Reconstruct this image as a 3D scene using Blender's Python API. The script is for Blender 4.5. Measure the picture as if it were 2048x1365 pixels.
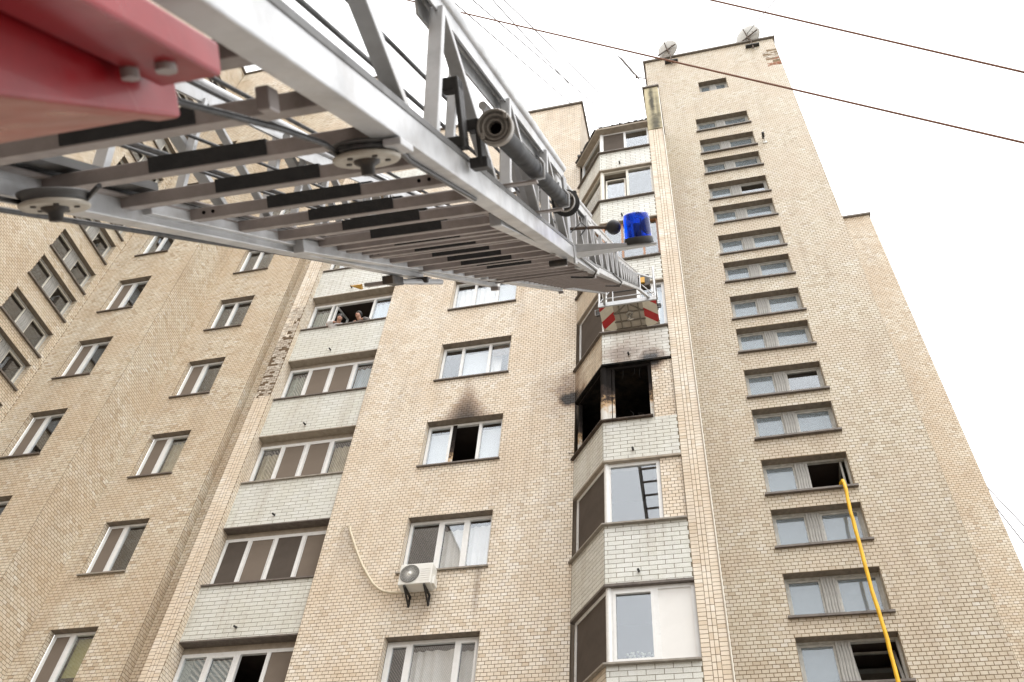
import bpy, math, random
import numpy as np
from mathutils import Vector, Matrix

random.seed(7); rng = np.random.default_rng(7)
for o in list(bpy.data.objects): bpy.data.objects.remove(o)
scene = bpy.context.scene
COL = scene.collection

# ------------------------------------------------------------------ camera
# all building / ladder numbers below are metres relative to the camera point;
# the photographer stands on the truck deck, CZ above the ground
CZ = 3.4
RX, RY, RZ = 0.8582, -0.1049, 0.3148
cx_, sx_ = math.cos(RX), math.sin(RX); cy_, sy_ = math.cos(RY), math.sin(RY); cz_, sz_ = math.cos(RZ), math.sin(RZ)
CAMR = (np.array([[cz_, -sz_, 0], [sz_, cz_, 0], [0, 0, 1]]) @ np.array([[1, 0, 0], [0, cx_, -sx_], [0, sx_, cx_]])
        @ np.array([[cy_, 0, sy_], [0, 1, 0], [-sy_, 0, cy_]]))
FPX = 1772.2
cam = bpy.data.cameras.new('camera'); camo = bpy.data.objects.new('camera', cam); COL.objects.link(camo)
r_, f_, u_ = CAMR[:, 0], CAMR[:, 1], CAMR[:, 2]
camo.matrix_world = Matrix(((r_[0], u_[0], -f_[0], 0), (r_[1], u_[1], -f_[1], 0), (r_[2], u_[2], -f_[2], CZ), (0, 0, 0, 1)))
cam.sensor_width = 36; cam.lens = 36 * FPX / 2048; cam.clip_start = 0.05; cam.clip_end = 2000
cam.dof.use_dof = True; cam.dof.focus_distance = 18.5; cam.dof.aperture_fstop = 6.3
scene.camera = camo

# ------------------------------------------------------------------ sky and sun (overcast)
world = bpy.data.worlds.new('World'); scene.world = world; world.use_nodes = True
wn = world.node_tree; wn.nodes.clear()
def wnode(t, **k):
    n = wn.nodes.new(t)
    for a, b in k.items(): setattr(n, a, b)
    return n
SUN_EL, SUN_AZ = 64, 132          # degrees; azimuth clockwise from +Y
sky = wnode('ShaderNodeTexSky', sky_type='NISHITA', sun_disc=False, sun_elevation=math.radians(SUN_EL), sun_rotation=math.radians(SUN_AZ),
            altitude=100, air_density=1.0, dust_density=4.0, ozone_density=1.0)
hsv = wnode('ShaderNodeHueSaturation'); hsv.inputs['Saturation'].default_value = 0.25
wn.links.new(sky.outputs[0], hsv.inputs['Color'])
geo = wnode('ShaderNodeTexCoord')
nz = wnode('ShaderNodeTexNoise'); nz.inputs['Scale'].default_value = 2.2; nz.inputs['Detail'].default_value = 4
wn.links.new(geo.outputs['Generated'], nz.inputs['Vector'])
rp = wnode('ShaderNodeValToRGB'); rp.color_ramp.elements[0].position = .3; rp.color_ramp.elements[1].position = .75
rp.color_ramp.elements[0].color = (15.8, 15.9, 16.2, 1); rp.color_ramp.elements[1].color = (18.0, 18.0, 18.1, 1)
wn.links.new(nz.outputs[0], rp.inputs[0])
mx = wnode('ShaderNodeMixRGB'); mx.inputs[0].default_value = 0.86
wn.links.new(hsv.outputs[0], mx.inputs[1]); wn.links.new(rp.outputs[0], mx.inputs[2])
bg = wnode('ShaderNodeBackground'); bg.inputs['Strength'].default_value = 0.10
wn.links.new(mx.outputs[0], bg.inputs['Color'])
wo = wnode('ShaderNodeOutputWorld'); wn.links.new(bg.outputs[0], wo.inputs['Surface'])
sl = bpy.data.lights.new('sun', 'SUN'); sl.energy = 1.0; sl.angle = math.radians(25); sl.color = (1, .97, .93)
so = bpy.data.objects.new('sun', sl); COL.objects.link(so); so.location = (0, -20, 60)
az, el = math.radians(SUN_AZ), math.radians(SUN_EL)
sd = Vector((math.sin(az) * math.cos(el), math.cos(az) * math.cos(el), math.sin(el)))
so.rotation_euler = sd.to_track_quat('Z', 'Y').to_euler()
vs = scene.view_settings; vs.view_transform = 'Standard'; vs.look = 'None'; vs.gamma = 1; vs.use_curve_mapping = False
vs.exposure = 0.78
scene.render.engine = 'CYCLES'
scene.cycles.max_bounces = 6; scene.cycles.transparent_max_bounces = 12

# ------------------------------------------------------------------ materials
def newmat(name):
    m = bpy.data.materials.new(name); m.use_nodes = True
    return m, m.node_tree, m.node_tree.nodes['Principled BSDF']
def N(t, ty, **k):
    n = t.nodes.new(ty)
    for a, b in k.items(): setattr(n, a, b)
    return n
def mixrgb(t, fac, a, b, mode='MIX'):
    n = N(t, 'ShaderNodeMixRGB', blend_type=mode)
    for i, v in ((0, fac), (1, a), (2, b)):
        if isinstance(v, (int, float)): n.inputs[i].default_value = v
        elif isinstance(v, tuple): n.inputs[i].default_value = (*v, 1)
        else: t.links.new(v, n.inputs[i])
    return n.outputs[0]
def math_(t, op, a, b=None, clamp=False):
    n = N(t, 'ShaderNodeMath', operation=op); n.use_clamp = clamp
    for i, v in ((0, a), (1, b)):
        if v is None: continue
        if isinstance(v, (int, float)): n.inputs[i].default_value = v
        else: t.links.new(v, n.inputs[i])
    return n.outputs[0]
def noise(t, vec, scale, detail=3, rough=.55):
    n = N(t, 'ShaderNodeTexNoise'); n.inputs['Scale'].default_value = scale; n.inputs['Detail'].default_value = detail
    n.inputs['Roughness'].default_value = rough
    if vec is not None: t.links.new(vec, n.inputs['Vector'])
    return n.outputs[0]
def ramp(t, fac, stops):
    n = N(t, 'ShaderNodeValToRGB'); e = n.color_ramp.elements
    while len(e) < len(stops): e.new(.5)
    for i, (p, c) in enumerate(stops):
        e[i].position = p; e[i].color = (*c, 1) if isinstance(c, tuple) else (c, c, c, 1)
    t.links.new(fac, n.inputs[0]); return n.outputs[0]
def pos(t): return N(t, 'ShaderNodeNewGeometry').outputs['Position']
def objco(t): return N(t, 'ShaderNodeTexCoord').outputs['Object']

# soot left by the fire: blobs (cx, cy, cz, rx, ry, rz, strength), camera metres
SOOT = [(-2.98, 13.85, 14.60, .36, .45, .30, 1.35), (-2.86, 13.6, 14.48, .34, .50, .26, 1.2), (-3.0, 13.8, 14.95, .5, .5, .7, .55),
        (-1.62, 12.9, 14.75, .55, .6, .62, .55), (-1.0, 12.9, 14.47, .34, .5, .34, 1.15), (-1.25, 12.9, 15.0, .7, .5, .75, .35),
        (-2.75, 13.8, 13.4, .14, .5, 1.0, .45), (-3.15, 13.9, 14.85, .75, .5, .9, .28)]
DRIP = [(-4.72, 13.9, 9.75, .09, .4, .75, .5), (-5.75, 13.9, 9.35, .3, .4, .3, .25), (-7.7, 13.9, 11.0, .25, .4, .7, .2)]
def blobmask(t, blobs):
    p = pos(t); acc = None
    ns = noise(t, p, 3.5, 5, .65)
    wob = math_(t, 'MULTIPLY_ADD', ns, 1.3); wob.node.inputs[2].default_value = -.65
    for (x, y, z, a, b, c, s) in blobs:
        v = N(t, 'ShaderNodeVectorMath', operation='SUBTRACT'); t.links.new(p, v.inputs[0]); v.inputs[1].default_value = (x, y, z + CZ)
        d = N(t, 'ShaderNodeVectorMath', operation='DIVIDE'); t.links.new(v.outputs[0], d.inputs[0]); d.inputs[1].default_value = (a, b, c)
        l = N(t, 'ShaderNodeVectorMath', operation='LENGTH'); t.links.new(d.outputs[0], l.inputs[0])
        m = N(t, 'ShaderNodeMapRange', interpolation_type='SMOOTHSTEP')
        t.links.new(math_(t, 'ADD', l.outputs['Value'], wob), m.inputs['Value'])
        m.inputs['From Min'].default_value = .15; m.inputs['From Max'].default_value = 1.25; m.inputs['To Min'].default_value = s; m.inputs['To Max'].default_value = 0
        acc = m.outputs[0] if acc is None else math_(t, 'MAXIMUM', acc, m.outputs[0])
    return math_(t, 'MINIMUM', acc, 1.0)

def plume(t, xc, z0, half, height):
    """smoke fan above an opening: wide at the lintel, drawn out to a point"""
    sp = N(t, 'ShaderNodeSeparateXYZ'); p = pos(t); t.links.new(p, sp.inputs[0])
    mp = N(t, 'ShaderNodeMapping'); mp.inputs['Scale'].default_value = (5, 5, 1.3); t.links.new(p, mp.inputs['Vector'])
    wob = math_(t, 'MULTIPLY', math_(t, 'SUBTRACT', noise(t, mp.outputs[0], 1.4, 5, .65), .5), .22)
    h = math_(t, 'DIVIDE', math_(t, 'SUBTRACT', sp.outputs[2], z0 + CZ), height)
    hc = math_(t, 'MAXIMUM', h, 0.0001)
    hw = math_(t, 'MULTIPLY', math_(t, 'ADD', math_(t, 'POWER', math_(t, 'SUBTRACT', 1.0, hc, True), 1.7), .22), half)
    dx = math_(t, 'ABSOLUTE', math_(t, 'ADD', math_(t, 'SUBTRACT', sp.outputs[0], xc), math_(t, 'MULTIPLY', wob, .7)))
    side = N(t, 'ShaderNodeMapRange', interpolation_type='SMOOTHSTEP'); t.links.new(math_(t, 'DIVIDE', dx, hw), side.inputs['Value'])
    side.inputs['From Min'].default_value = .1; side.inputs['From Max'].default_value = 1.35; side.inputs['To Min'].default_value = 1; side.inputs['To Max'].default_value = 0
    up = ramp(t, math_(t, 'ADD', h, wob), [(.0, .95), (.25, .80), (.50, .48), (.95, 0.)])
    yy = N(t, 'ShaderNodeMath', operation='GREATER_THAN'); t.links.new(h, yy.inputs[0]); yy.inputs[1].default_value = -.02
    near = N(t, 'ShaderNodeMath', operation='LESS_THAN'); t.links.new(sp.outputs[1], near.inputs[0]); near.inputs[1].default_value = 14.3
    return math_(t, 'MULTIPLY', math_(t, 'MULTIPLY', math_(t, 'MULTIPLY', side.outputs[0], up), yy.outputs[0]), near.outputs[0])
def brick_mat(name, stops, patch, patch2, rough, soot=False, spec=.5, grime=.35):
    m, t, b = newmat(name)
    at = N(t, 'ShaderNodeAttribute', attribute_name='rnd').outputs['Fac']
    sep = N(t, 'ShaderNodeAttribute', attribute_name='sep').outputs['Fac']
    oi = N(t, 'ShaderNodeObjectInfo').outputs['Random']
    rnd = mixrgb(t, sep, at, oi)
    col = ramp(t, rnd, stops)
    p = pos(t)
    big = noise(t, p, .75, 4, .6)
    col = mixrgb(t, ramp(t, big, [(.42, 0.0), (.60, grime)]), col, patch)
    mid = noise(t, p, 2.3, 5, .62)
    col = mixrgb(t, ramp(t, math_(t, 'MULTIPLY_ADD', rnd, .18), [(0, 0.), (1, 1.)]), col, col)
    col = mixrgb(t, ramp(t, math_(t, 'ADD', math_(t, 'MULTIPLY', rnd, .22), mid), [(.62, 0.0), (.82, .38)]), col, patch2)
    # rain streaks: noise stretched downwards
    mp = N(t, 'ShaderNodeMapping'); mp.inputs['Scale'].default_value = (2.2, 2.2, .22); t.links.new(p, mp.inputs['Vector'])
    st = noise(t, mp.outputs[0], 1.6, 6, .7)
    col = mixrgb(t, ramp(t, st, [(.50, 0.0), (.80, .42)]), col, (.26, .19, .125))
    fine = noise(t, p, 60, 3, .6)
    col = mixrgb(t, .16, col, fine, 'OVERLAY')
    if soot:
        col = mixrgb(t, blobmask(t, DRIP), col, (.16, .10, .06))
        sm = math_(t, 'MAXIMUM', blobmask(t, SOOT), plume(t, -5.49, 14.385, .52, 1.45))
        col = mixrgb(t, ramp(t, sm, [(0, 0.0), (.5, .70), (1, .97)]), col, mixrgb(t, ramp(t, sm, [(.35, 0.), (1., 1.)]), (.20, .105, .05), (.012, .009, .008)))
    t.links.new(col, b.inputs['Base Color'])
    t.links.new(ramp(t, fine, [(.3, rough - .08), (.7, rough + .12)]), b.inputs['Roughness'])
    b.inputs['Specular IOR Level'].default_value = spec
    bp = N(t, 'ShaderNodeBump'); bp.inputs['Strength'].default_value = .25; bp.inputs['Distance'].default_value = .004
    t.links.new(noise(t, p, 25, 4), bp.inputs['Height']); t.links.new(bp.outputs[0], b.inputs['Normal'])
    return m
M = {}
M['brick'] = brick_mat('cream_brick', [(0, (.59, .49, .365)), (.12, (.68, .595, .475)), (.5, (.73, .655, .54)), (.85, (.755, .69, .59)), (1, (.77, .725, .65))],
                       (.64, .525, .39), (.56, .44, .31), .5, True, .3, .6)
M['brick_tower'] = brick_mat('tower_brick', [(0, (.40, .33, .235)), (.10, (.485, .42, .315)), (.5, (.53, .475, .37)), (.88, (.56, .51, .415)), (1, (.59, .56, .49))],
                             (.50, .415, .31), (.43, .335, .235), .5, False, .3, .6)
M['brick_dim_light'] = brick_mat('dim_light_brick', [(0, (.43, .335, .23)), (.14, (.54, .455, .335)), (.5, (.605, .53, .41)), (.85, (.645, .58, .465)), (1, (.68, .635, .55))],  # browner copy of the wall brick; weaker light put into its tint
                           (.54, .425, .295), (.44, .33, .22), .5, False, .3, .6)
M['brick_white'] = brick_mat('glazed_brick', [(0, (.56, .56, .51)), (.3, (.60, .60, .555)), (.7, (.625, .63, .585)), (1, (.65, .655, .62))],
                             (.58, .57, .49), (.54, .53, .44), .28, True, .5, .5)
M['brick_sidelong'] = brick_mat('long_tan_brick', [(0, (.50, .42, .32)), (.4, (.57, .50, .40)), (1, (.64, .58, .48))],
                                (.52, .42, .30), (.48, .37, .25), .35, True, .4, .5)
M['brick_old'] = brick_mat('exposed_brick', [(0, (.36, .31, .25)), (.4, (.46, .41, .34)), (.8, (.56, .51, .43)), (1, (.64, .60, .53))],
                           (.44, .38, .31), (.38, .31, .24), .8, False, .1, .7)
M['brick_red'] = brick_mat('red_brick', [(0, (.26, .10, .055)), (.5, (.36, .15, .085)), (1, (.40, .22, .15))],
                           (.30, .22, .16), (.22, .12, .08), .85, False, .1, .6)
def mortar_mat(name, c0, c1, soot=False):
    m, t, b = newmat(name); p = pos(t)
    col = ramp(t, noise(t, p, 9, 5, .7), [(.3, c0), (.7, c1)])
    if soot:
        sm = math_(t, 'MAXIMUM', blobmask(t, SOOT), plume(t, -5.49, 14.385, .52, 1.45)); col = mixrgb(t, sm, col, (.03, .02, .014))
    t.links.new(col, b.inputs['Base Color']); b.inputs['Roughness'].default_value = .95; b.inputs['Specular IOR Level'].default_value = .1
    return m
M['mortar'] = mortar_mat('mortar', (.14, .10, .062), (.25, .185, .115), True)
M['mortar_tan'] = mortar_mat('mortar_dark', (.10, .07, .045), (.18, .13, .085))
M['mortar_white'] = mortar_mat('mortar_panel', (.13, .11, .075), (.22, .19, .135), True)
def brick_flat(name, c0, c1, mo):          # below the picture: pattern only
    m, t, b = newmat(name); p = N(t, 'ShaderNodeTexCoord').outputs['Object']
    mp = N(t, 'ShaderNodeMapping'); mp.inputs['Rotation'].default_value = (math.pi / 2, 0, 0); t.links.new(p, mp.inputs['Vector'])
    bt = N(t, 'ShaderNodeTexBrick'); t.links.new(mp.outputs[0], bt.inputs['Vector'])
    bt.inputs['Scale'].default_value = 1; bt.inputs['Brick Width'].default_value = .145; bt.inputs['Row Height'].default_value = .098
    bt.inputs['Mortar Size'].default_value = .006
    for i, c in (('Color1', c0), ('Color2', c1), ('Mortar', mo)): bt.inputs[i].default_value = (*c, 1)
    t.links.new(bt.outputs[0], b.inputs['Base Color']); b.inputs['Roughness'].default_value = .6
    return m
M['flat'] = brick_flat('brick_base', (.60, .49, .38), (.68, .57, .47), (.12, .09, .065))

def simple(name, col, rough=.5, metal=0., spec=.5, var=.12, scale=6., bump=0., coat=0., stain=None, stain_amt=.3, stretch=None):
    m, t, b = newmat(name); p = objco(t)
    c2 = tuple(max(0, c * (1 - var * 2)) for c in col)
    v = p
    if stretch:
        mp = N(t, 'ShaderNodeMapping'); mp.inputs['Scale'].default_value = stretch; t.links.new(p, mp.inputs['Vector']); v = mp.outputs[0]
    nz = noise(t, v, scale, 5, .6)
    c = ramp(t, nz, [(.3, c2), (.62, col)])
    if stain:
        c = mixrgb(t, ramp(t, noise(t, p, scale * .45, 6, .7), [(.5, 0.), (.75, stain_amt)]), c, stain)
    t.links.new(c, b.inputs['Base Color'])
    t.links.new(ramp(t, noise(t, p, scale * 2.3, 4), [(.3, max(.03, rough - .08)), (.7, min(1, rough + .1))]), b.inputs['Roughness'])
    b.inputs['Metallic'].default_value = metal; b.inputs['Specular IOR Level'].default_value = spec
    b.inputs['Coat Weight'].default_value = coat; b.inputs['Coat Roughness'].default_value = .06
    if bump:
        bp = N(t, 'ShaderNodeBump'); bp.inputs['Strength'].default_value = bump; bp.inputs['Distance'].default_value = .005
        t.links.new(noise(t, p, scale * 5, 4), bp.inputs['Height']); t.links.new(bp.outputs[0], b.inputs['Normal'])
    return m
M['pvc'] = simple('white_pvc', (.74, .74, .72), .32, var=.04, stain=(.50, .47, .41), stain_amt=.3)
M['pvc_old'] = simple('ivory_frame', (.66, .62, .53), .4, var=.06, stain=(.42, .36, .27), stain_amt=.4)
M['wood_brown'] = simple('varnished_wood', (.36, .17, .075), .4, var=.2, scale=9, stretch=(6, 6, .8))
M['wood_grey'] = simple('weathered_wood', (.40, .39, .36), .75, var=.25, scale=7, stretch=(9, 9, .7), bump=.4, stain=(.20, .185, .16), stain_amt=.6)
M['frame_grey'] = simple('old_painted_frame', (.46, .45, .41), .6, var=.16, scale=10, stain=(.25, .22, .18), stain_amt=.5)
M['sill'] = simple('brown_metal_sill', (.14, .115, .095), .55, var=.2, scale=10, stain=(.20, .17, .14), stain_amt=.4)
M['sill_light'] = simple('weathered_metal_sill', (.30, .27, .225), .5, var=.15, scale=10, stain=(.16, .11, .07), stain_amt=.5)
M['sill_char'] = simple('scorched_sill', (.075, .05, .035), .8, var=.3, scale=10, stain=(.22, .18, .14), stain_amt=.4)
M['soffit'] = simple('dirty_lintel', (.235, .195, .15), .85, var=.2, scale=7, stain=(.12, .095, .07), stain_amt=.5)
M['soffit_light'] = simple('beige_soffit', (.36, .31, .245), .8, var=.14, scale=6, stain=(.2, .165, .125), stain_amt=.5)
M['concrete'] = simple('roof_coping', (.20, .175, .15), .85, var=.2, scale=5, bump=.3, stain=(.10, .08, .065), stain_amt=.5)
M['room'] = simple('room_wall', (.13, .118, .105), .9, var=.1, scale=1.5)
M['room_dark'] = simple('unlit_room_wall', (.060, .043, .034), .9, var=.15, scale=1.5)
M['char'] = simple('charred_wall', (.013, .012, .011), .95, var=.4, scale=3.5, bump=.6, spec=.15, stain=(.075, .055, .035), stain_amt=.5)
M['net'] = simple('mosquito_net', (.185, .152, .122), .95, var=.05, scale=2, spec=.1)
M['net_dark'] = simple('dark_mosquito_net', (.10, .083, .069), .95, var=.1, scale=2, spec=.1)
M['curtain'] = simple('white_curtain', (.78, .77, .74), .9, var=.06, scale=2, spec=.1)
M['sky_reflection'] = simple('painted_sky_reflection', (.62, .66, .68), .8, var=.03, scale=1.5, spec=.2)  # pale sheet coloured like sky reflected in the pane
M['curtain_blue'] = simple('pale_blue_curtain', (.56, .66, .72), .9, var=.05, scale=2, spec=.1)
M['curtain_sage'] = simple('sage_curtain', (.40, .42, .35), .9, var=.12, scale=2, spec=.1)
M['curtain_sand'] = simple('sand_curtain', (.50, .44, .31), .9, var=.12, scale=2, spec=.1)
M['curtain_lime'] = simple('yellow_green_blind', (.40, .38, .15), .9, var=.06, scale=2, spec=.1)
M['blind'] = simple('grey_blind', (.42, .47, .46), .7, var=.05, scale=2, spec=.2)
M['panel_white'] = simple('white_infill_panel', (.72, .71, .68), .4, var=.03, scale=2, stain=(.60, .57, .50), stain_amt=.25)
M['plaster'] = simple('yellowed_plaster', (.50, .44, .28), .9, var=.12, scale=4, bump=.5, stain=(.055, .050, .035), stain_amt=.75, stretch=(1, 1, .5))
m = M['plaster']; t = m.node_tree; b = t.nodes['Principled BSDF']; src = b.inputs['Base Color'].links[0].from_socket
t.links.new(mixrgb(t, blobmask(t, [(-.38, 12.86, 26.6, .10, .5, 1.3, .95), (-.33, 12.86, 25.1, .20, .5, .8, .9), (-.22, 12.9, 26.0, .08, .6, 1.6, .6)]), src, (.035, .032, .022)), b.inputs['Base Color'])
M['iron'] = simple('black_iron', (.030, .028, .026), .6, var=.3, scale=12)
M['rust'] = simple('rusty_steel', (.115, .075, .05), .75, var=.3, scale=14)
M['dish'] = simple('satellite_dish_paint', (.55, .54, .50), .5, var=.06, scale=4, stain=(.28, .20, .13), stain_amt=.5)
M['alu_cable'] = simple('grey_cable', (.10, .09, .085), .6)
M['cable_red'] = simple('orange_brown_cable', (.27, .13, .08), .6, var=.1)
M['ac_white'] = simple('white_ac_casing', (.72, .71, .66), .4, var=.03, stain=(.52, .47, .38), stain_amt=.3)
M['ac_grille'] = simple('ac_grille', (.20, .195, .175), .5)
M['ac_dark'] = simple('ac_fan_shadow', (.055, .052, .047), .8)
M['hose'] = simple('yellow_fire_hose', (.80, .45, .008), .55, var=.10, scale=5, stain=(.45, .22, .02), stain_amt=.4)
M['pipe_wrap'] = simple('cream_pipe_wrap', (.62, .54, .40), .6, var=.1, scale=15, bump=.4)
M['red'] = simple('fire_red_paint', (.25, .004, .008), .33, var=.22, scale=4, coat=.12, spec=.28, stain=(.10, .018, .015), stain_amt=.55)
m = M['red']; t = m.node_tree; b = t.nodes['Principled BSDF']; src = b.inputs['Base Color'].links[0].from_socket
mp = N(t, 'ShaderNodeMapping'); mp.inputs['Rotation'].default_value = (.7, .2, .4); mp.inputs['Scale'].default_value = (2, 2, 60); t.links.new(objco(t), mp.inputs['Vector'])
t.links.new(mixrgb(t, ramp(t, noise(t, mp.outputs[0], 3, 6, .8), [(.60, 0.), (.72, .45)]), src, (.45, .16, .15)), b.inputs['Base Color'])
M['alu'] = simple('painted_aluminium', (.50, .505, .51), .36, metal=.3, var=.13, scale=6, bump=.12, stain=(.22, .19, .155), stain_amt=.6)
M['alu_dirty'] = simple('dull_aluminium', (.30, .262, .245), .48, metal=.15, var=.16, scale=9, stain=(.12, .09, .065), stain_amt=.65)
M['alu_dark'] = simple('dark_slide_strip', (.085, .082, .078), .5, var=.15, scale=6)
M['rubber'] = simple('ribbed_black_tread', (.016, .016, .0165), .7, var=.3, scale=9, bump=.6, stain=(.05, .045, .04), stain_amt=.4)
M['steel_dark'] = simple('dark_pulley_steel', (.055, .048, .042), .5, metal=.4, var=.3, scale=12, stain=(.16, .09, .035), stain_amt=.4)
M['pulley'] = simple('ivory_nylon_pulley', (.47, .43, .36), .5, var=.15, scale=10, stain=(.22, .17, .12), stain_amt=.6)
M['wire_rope'] = simple('greased_wire_rope', (.055, .053, .052), .45, metal=.3, var=.3, scale=40)
M['coupling'] = simple('cast_alloy_coupling', (.27, .245, .215), .42, metal=.5, var=.2, scale=14, stain=(.09, .065, .045), stain_amt=.6)
M['pipe_black'] = simple('black_water_pipe', (.010, .010, .011), .55, var=.2, scale=8, spec=.15, stain=(.05, .047, .045), stain_amt=.35)
M['hole'] = simple('pipe_bore', (.006, .005, .005), .9, spec=.05)
M['basket_floor'] = simple('basket_floor_underside', (.43, .385, .32), .6, var=.14, scale=5, stain=(.25, .19, .13), stain_amt=.5)
M['basket_rib'] = simple('basket_floor_rib', (.21, .185, .15), .6, var=.2, scale=8)
M['refl_red'] = simple('red_reflective_strip', (.45, .020, .022), .4, var=.08, scale=8)
M['refl_white'] = simple('white_reflective_strip', (.70, .66, .55), .4, var=.08, scale=8, stain=(.48, .41, .31), stain_amt=.4)
M['sign_white'] = simple('white_number_plate', (.66, .63, .57), .5, var=.06)
M['yellow'] = simple('yellow_marker', (.62, .33, .02), .5, var=.1)
M['skin'] = simple('skin', (.48, .27, .19), .55, var=.05, scale=4)
M['hair'] = simple('dark_hair', (.012, .009, .008), .6)
M['shirt_white'] = simple('white_shirt', (.66, .63, .62), .9, var=.08)
M['shirt_grey'] = simple('grey_patterned_top', (.22, .195, .185), .9, var=.35, scale=22)
M['leaf'] = simple('pale_dried_leaves', (.42, .44, .36), .8, var=.25, scale=20)
M['asphalt'] = simple('concrete_paving', (.23, .22, .20), .9, var=.15, scale=.3, bump=.3)
M['paper'] = simple('white_cardboard', (.55, .55, .53), .9, var=.2)
M['felt'] = simple('bitumen_felt', (.10, .095, .09), .9, var=.3, scale=10, bump=.8)

def glass_mat(name, r0, tint=(1, 1, 1), rough=.01, dust=0.):
    m = bpy.data.materials.new(name); m.use_nodes = True; t = m.node_tree; t.nodes.clear()
    out = N(t, 'ShaderNodeOutputMaterial'); ms = N(t, 'ShaderNodeMixShader'); lw = N(t, 'ShaderNodeLayerWeight'); lw.inputs['Blend'].default_value = .5
    fac = math_(t, 'MULTIPLY_ADD', math_(t, 'POWER', lw.outputs['Facing'], 4.0), .9, True); fac.node.inputs[2].default_value = r0
    gl = N(t, 'ShaderNodeBsdfGlossy'); gl.inputs['Roughness'].default_value = rough; gl.inputs['Color'].default_value = (.92, .96, 1, 1)
    tr = N(t, 'ShaderNodeBsdfTransparent'); tr.inputs['Color'].default_value = (*tint, 1)
    t.links.new(fac, ms.inputs[0]); t.links.new(tr.outputs[0], ms.inputs[1]); t.links.new(gl.outputs[0], ms.inputs[2])
    last = ms.outputs[0]
    if dust:
        df = N(t, 'ShaderNodeBsdfDiffuse'); df.inputs['Color'].default_value = (.40, .45, .48, 1); m2 = N(t, 'ShaderNodeMixShader')
        t.links.new(ramp(t, noise(t, objco(t), 3.0, 5, .7), [(.3, dust * .7), (.7, dust * 1.2)]), m2.inputs[0])
        t.links.new(last, m2.inputs[1]); t.links.new(df.outputs[0], m2.inputs[2]); last = m2.outputs[0]
    t.links.new(last, out.inputs[0]); return m
M['glass'] = glass_mat('window_glass', .12, (.95, .955, .955))
M['glass_dusty'] = glass_mat('dusty_stair_glass', .11, (.90, .94, .95), .06, .30)
m, t, b = newmat('blue_beacon_dome'); b.inputs['Base Color'].default_value = (.001, .03, .95, 1); b.inputs['Transmission Weight'].default_value = .9
b.inputs['Roughness'].default_value = .08; b.inputs['IOR'].default_value = 1.12; b.inputs['Coat Weight'].default_value = .6
t.links.new(ramp(t, noise(t, objco(t), 9, 2), [(.3, (.0, .05, .92)), (.7, (.01, .12, 1.0))]), b.inputs['Base Color']); M['beacon'] = m
m, t, b = newmat('scorched_white_pvc'); p = pos(t)
sz = N(t, 'ShaderNodeSeparateXYZ'); t.links.new(p, sz.inputs[0])
hh = math_(t, 'ADD', sz.outputs[2], math_(t, 'MULTIPLY', noise(t, p, 5, 6, .75), 1.5))
c = ramp(t, math_(t, 'SUBTRACT', hh, 13.60 + CZ), [(.20, (.62, .60, .55)), (.42, (.46, .31, .17)), (.60, (.06, .045, .038)), (1, (.012, .010, .009))])
t.links.new(c, b.inputs['Base Color']); b.inputs['Roughness'].default_value = .9; b.inputs['Specular IOR Level'].default_value = .1; M['pvc_burnt'] = m

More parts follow.
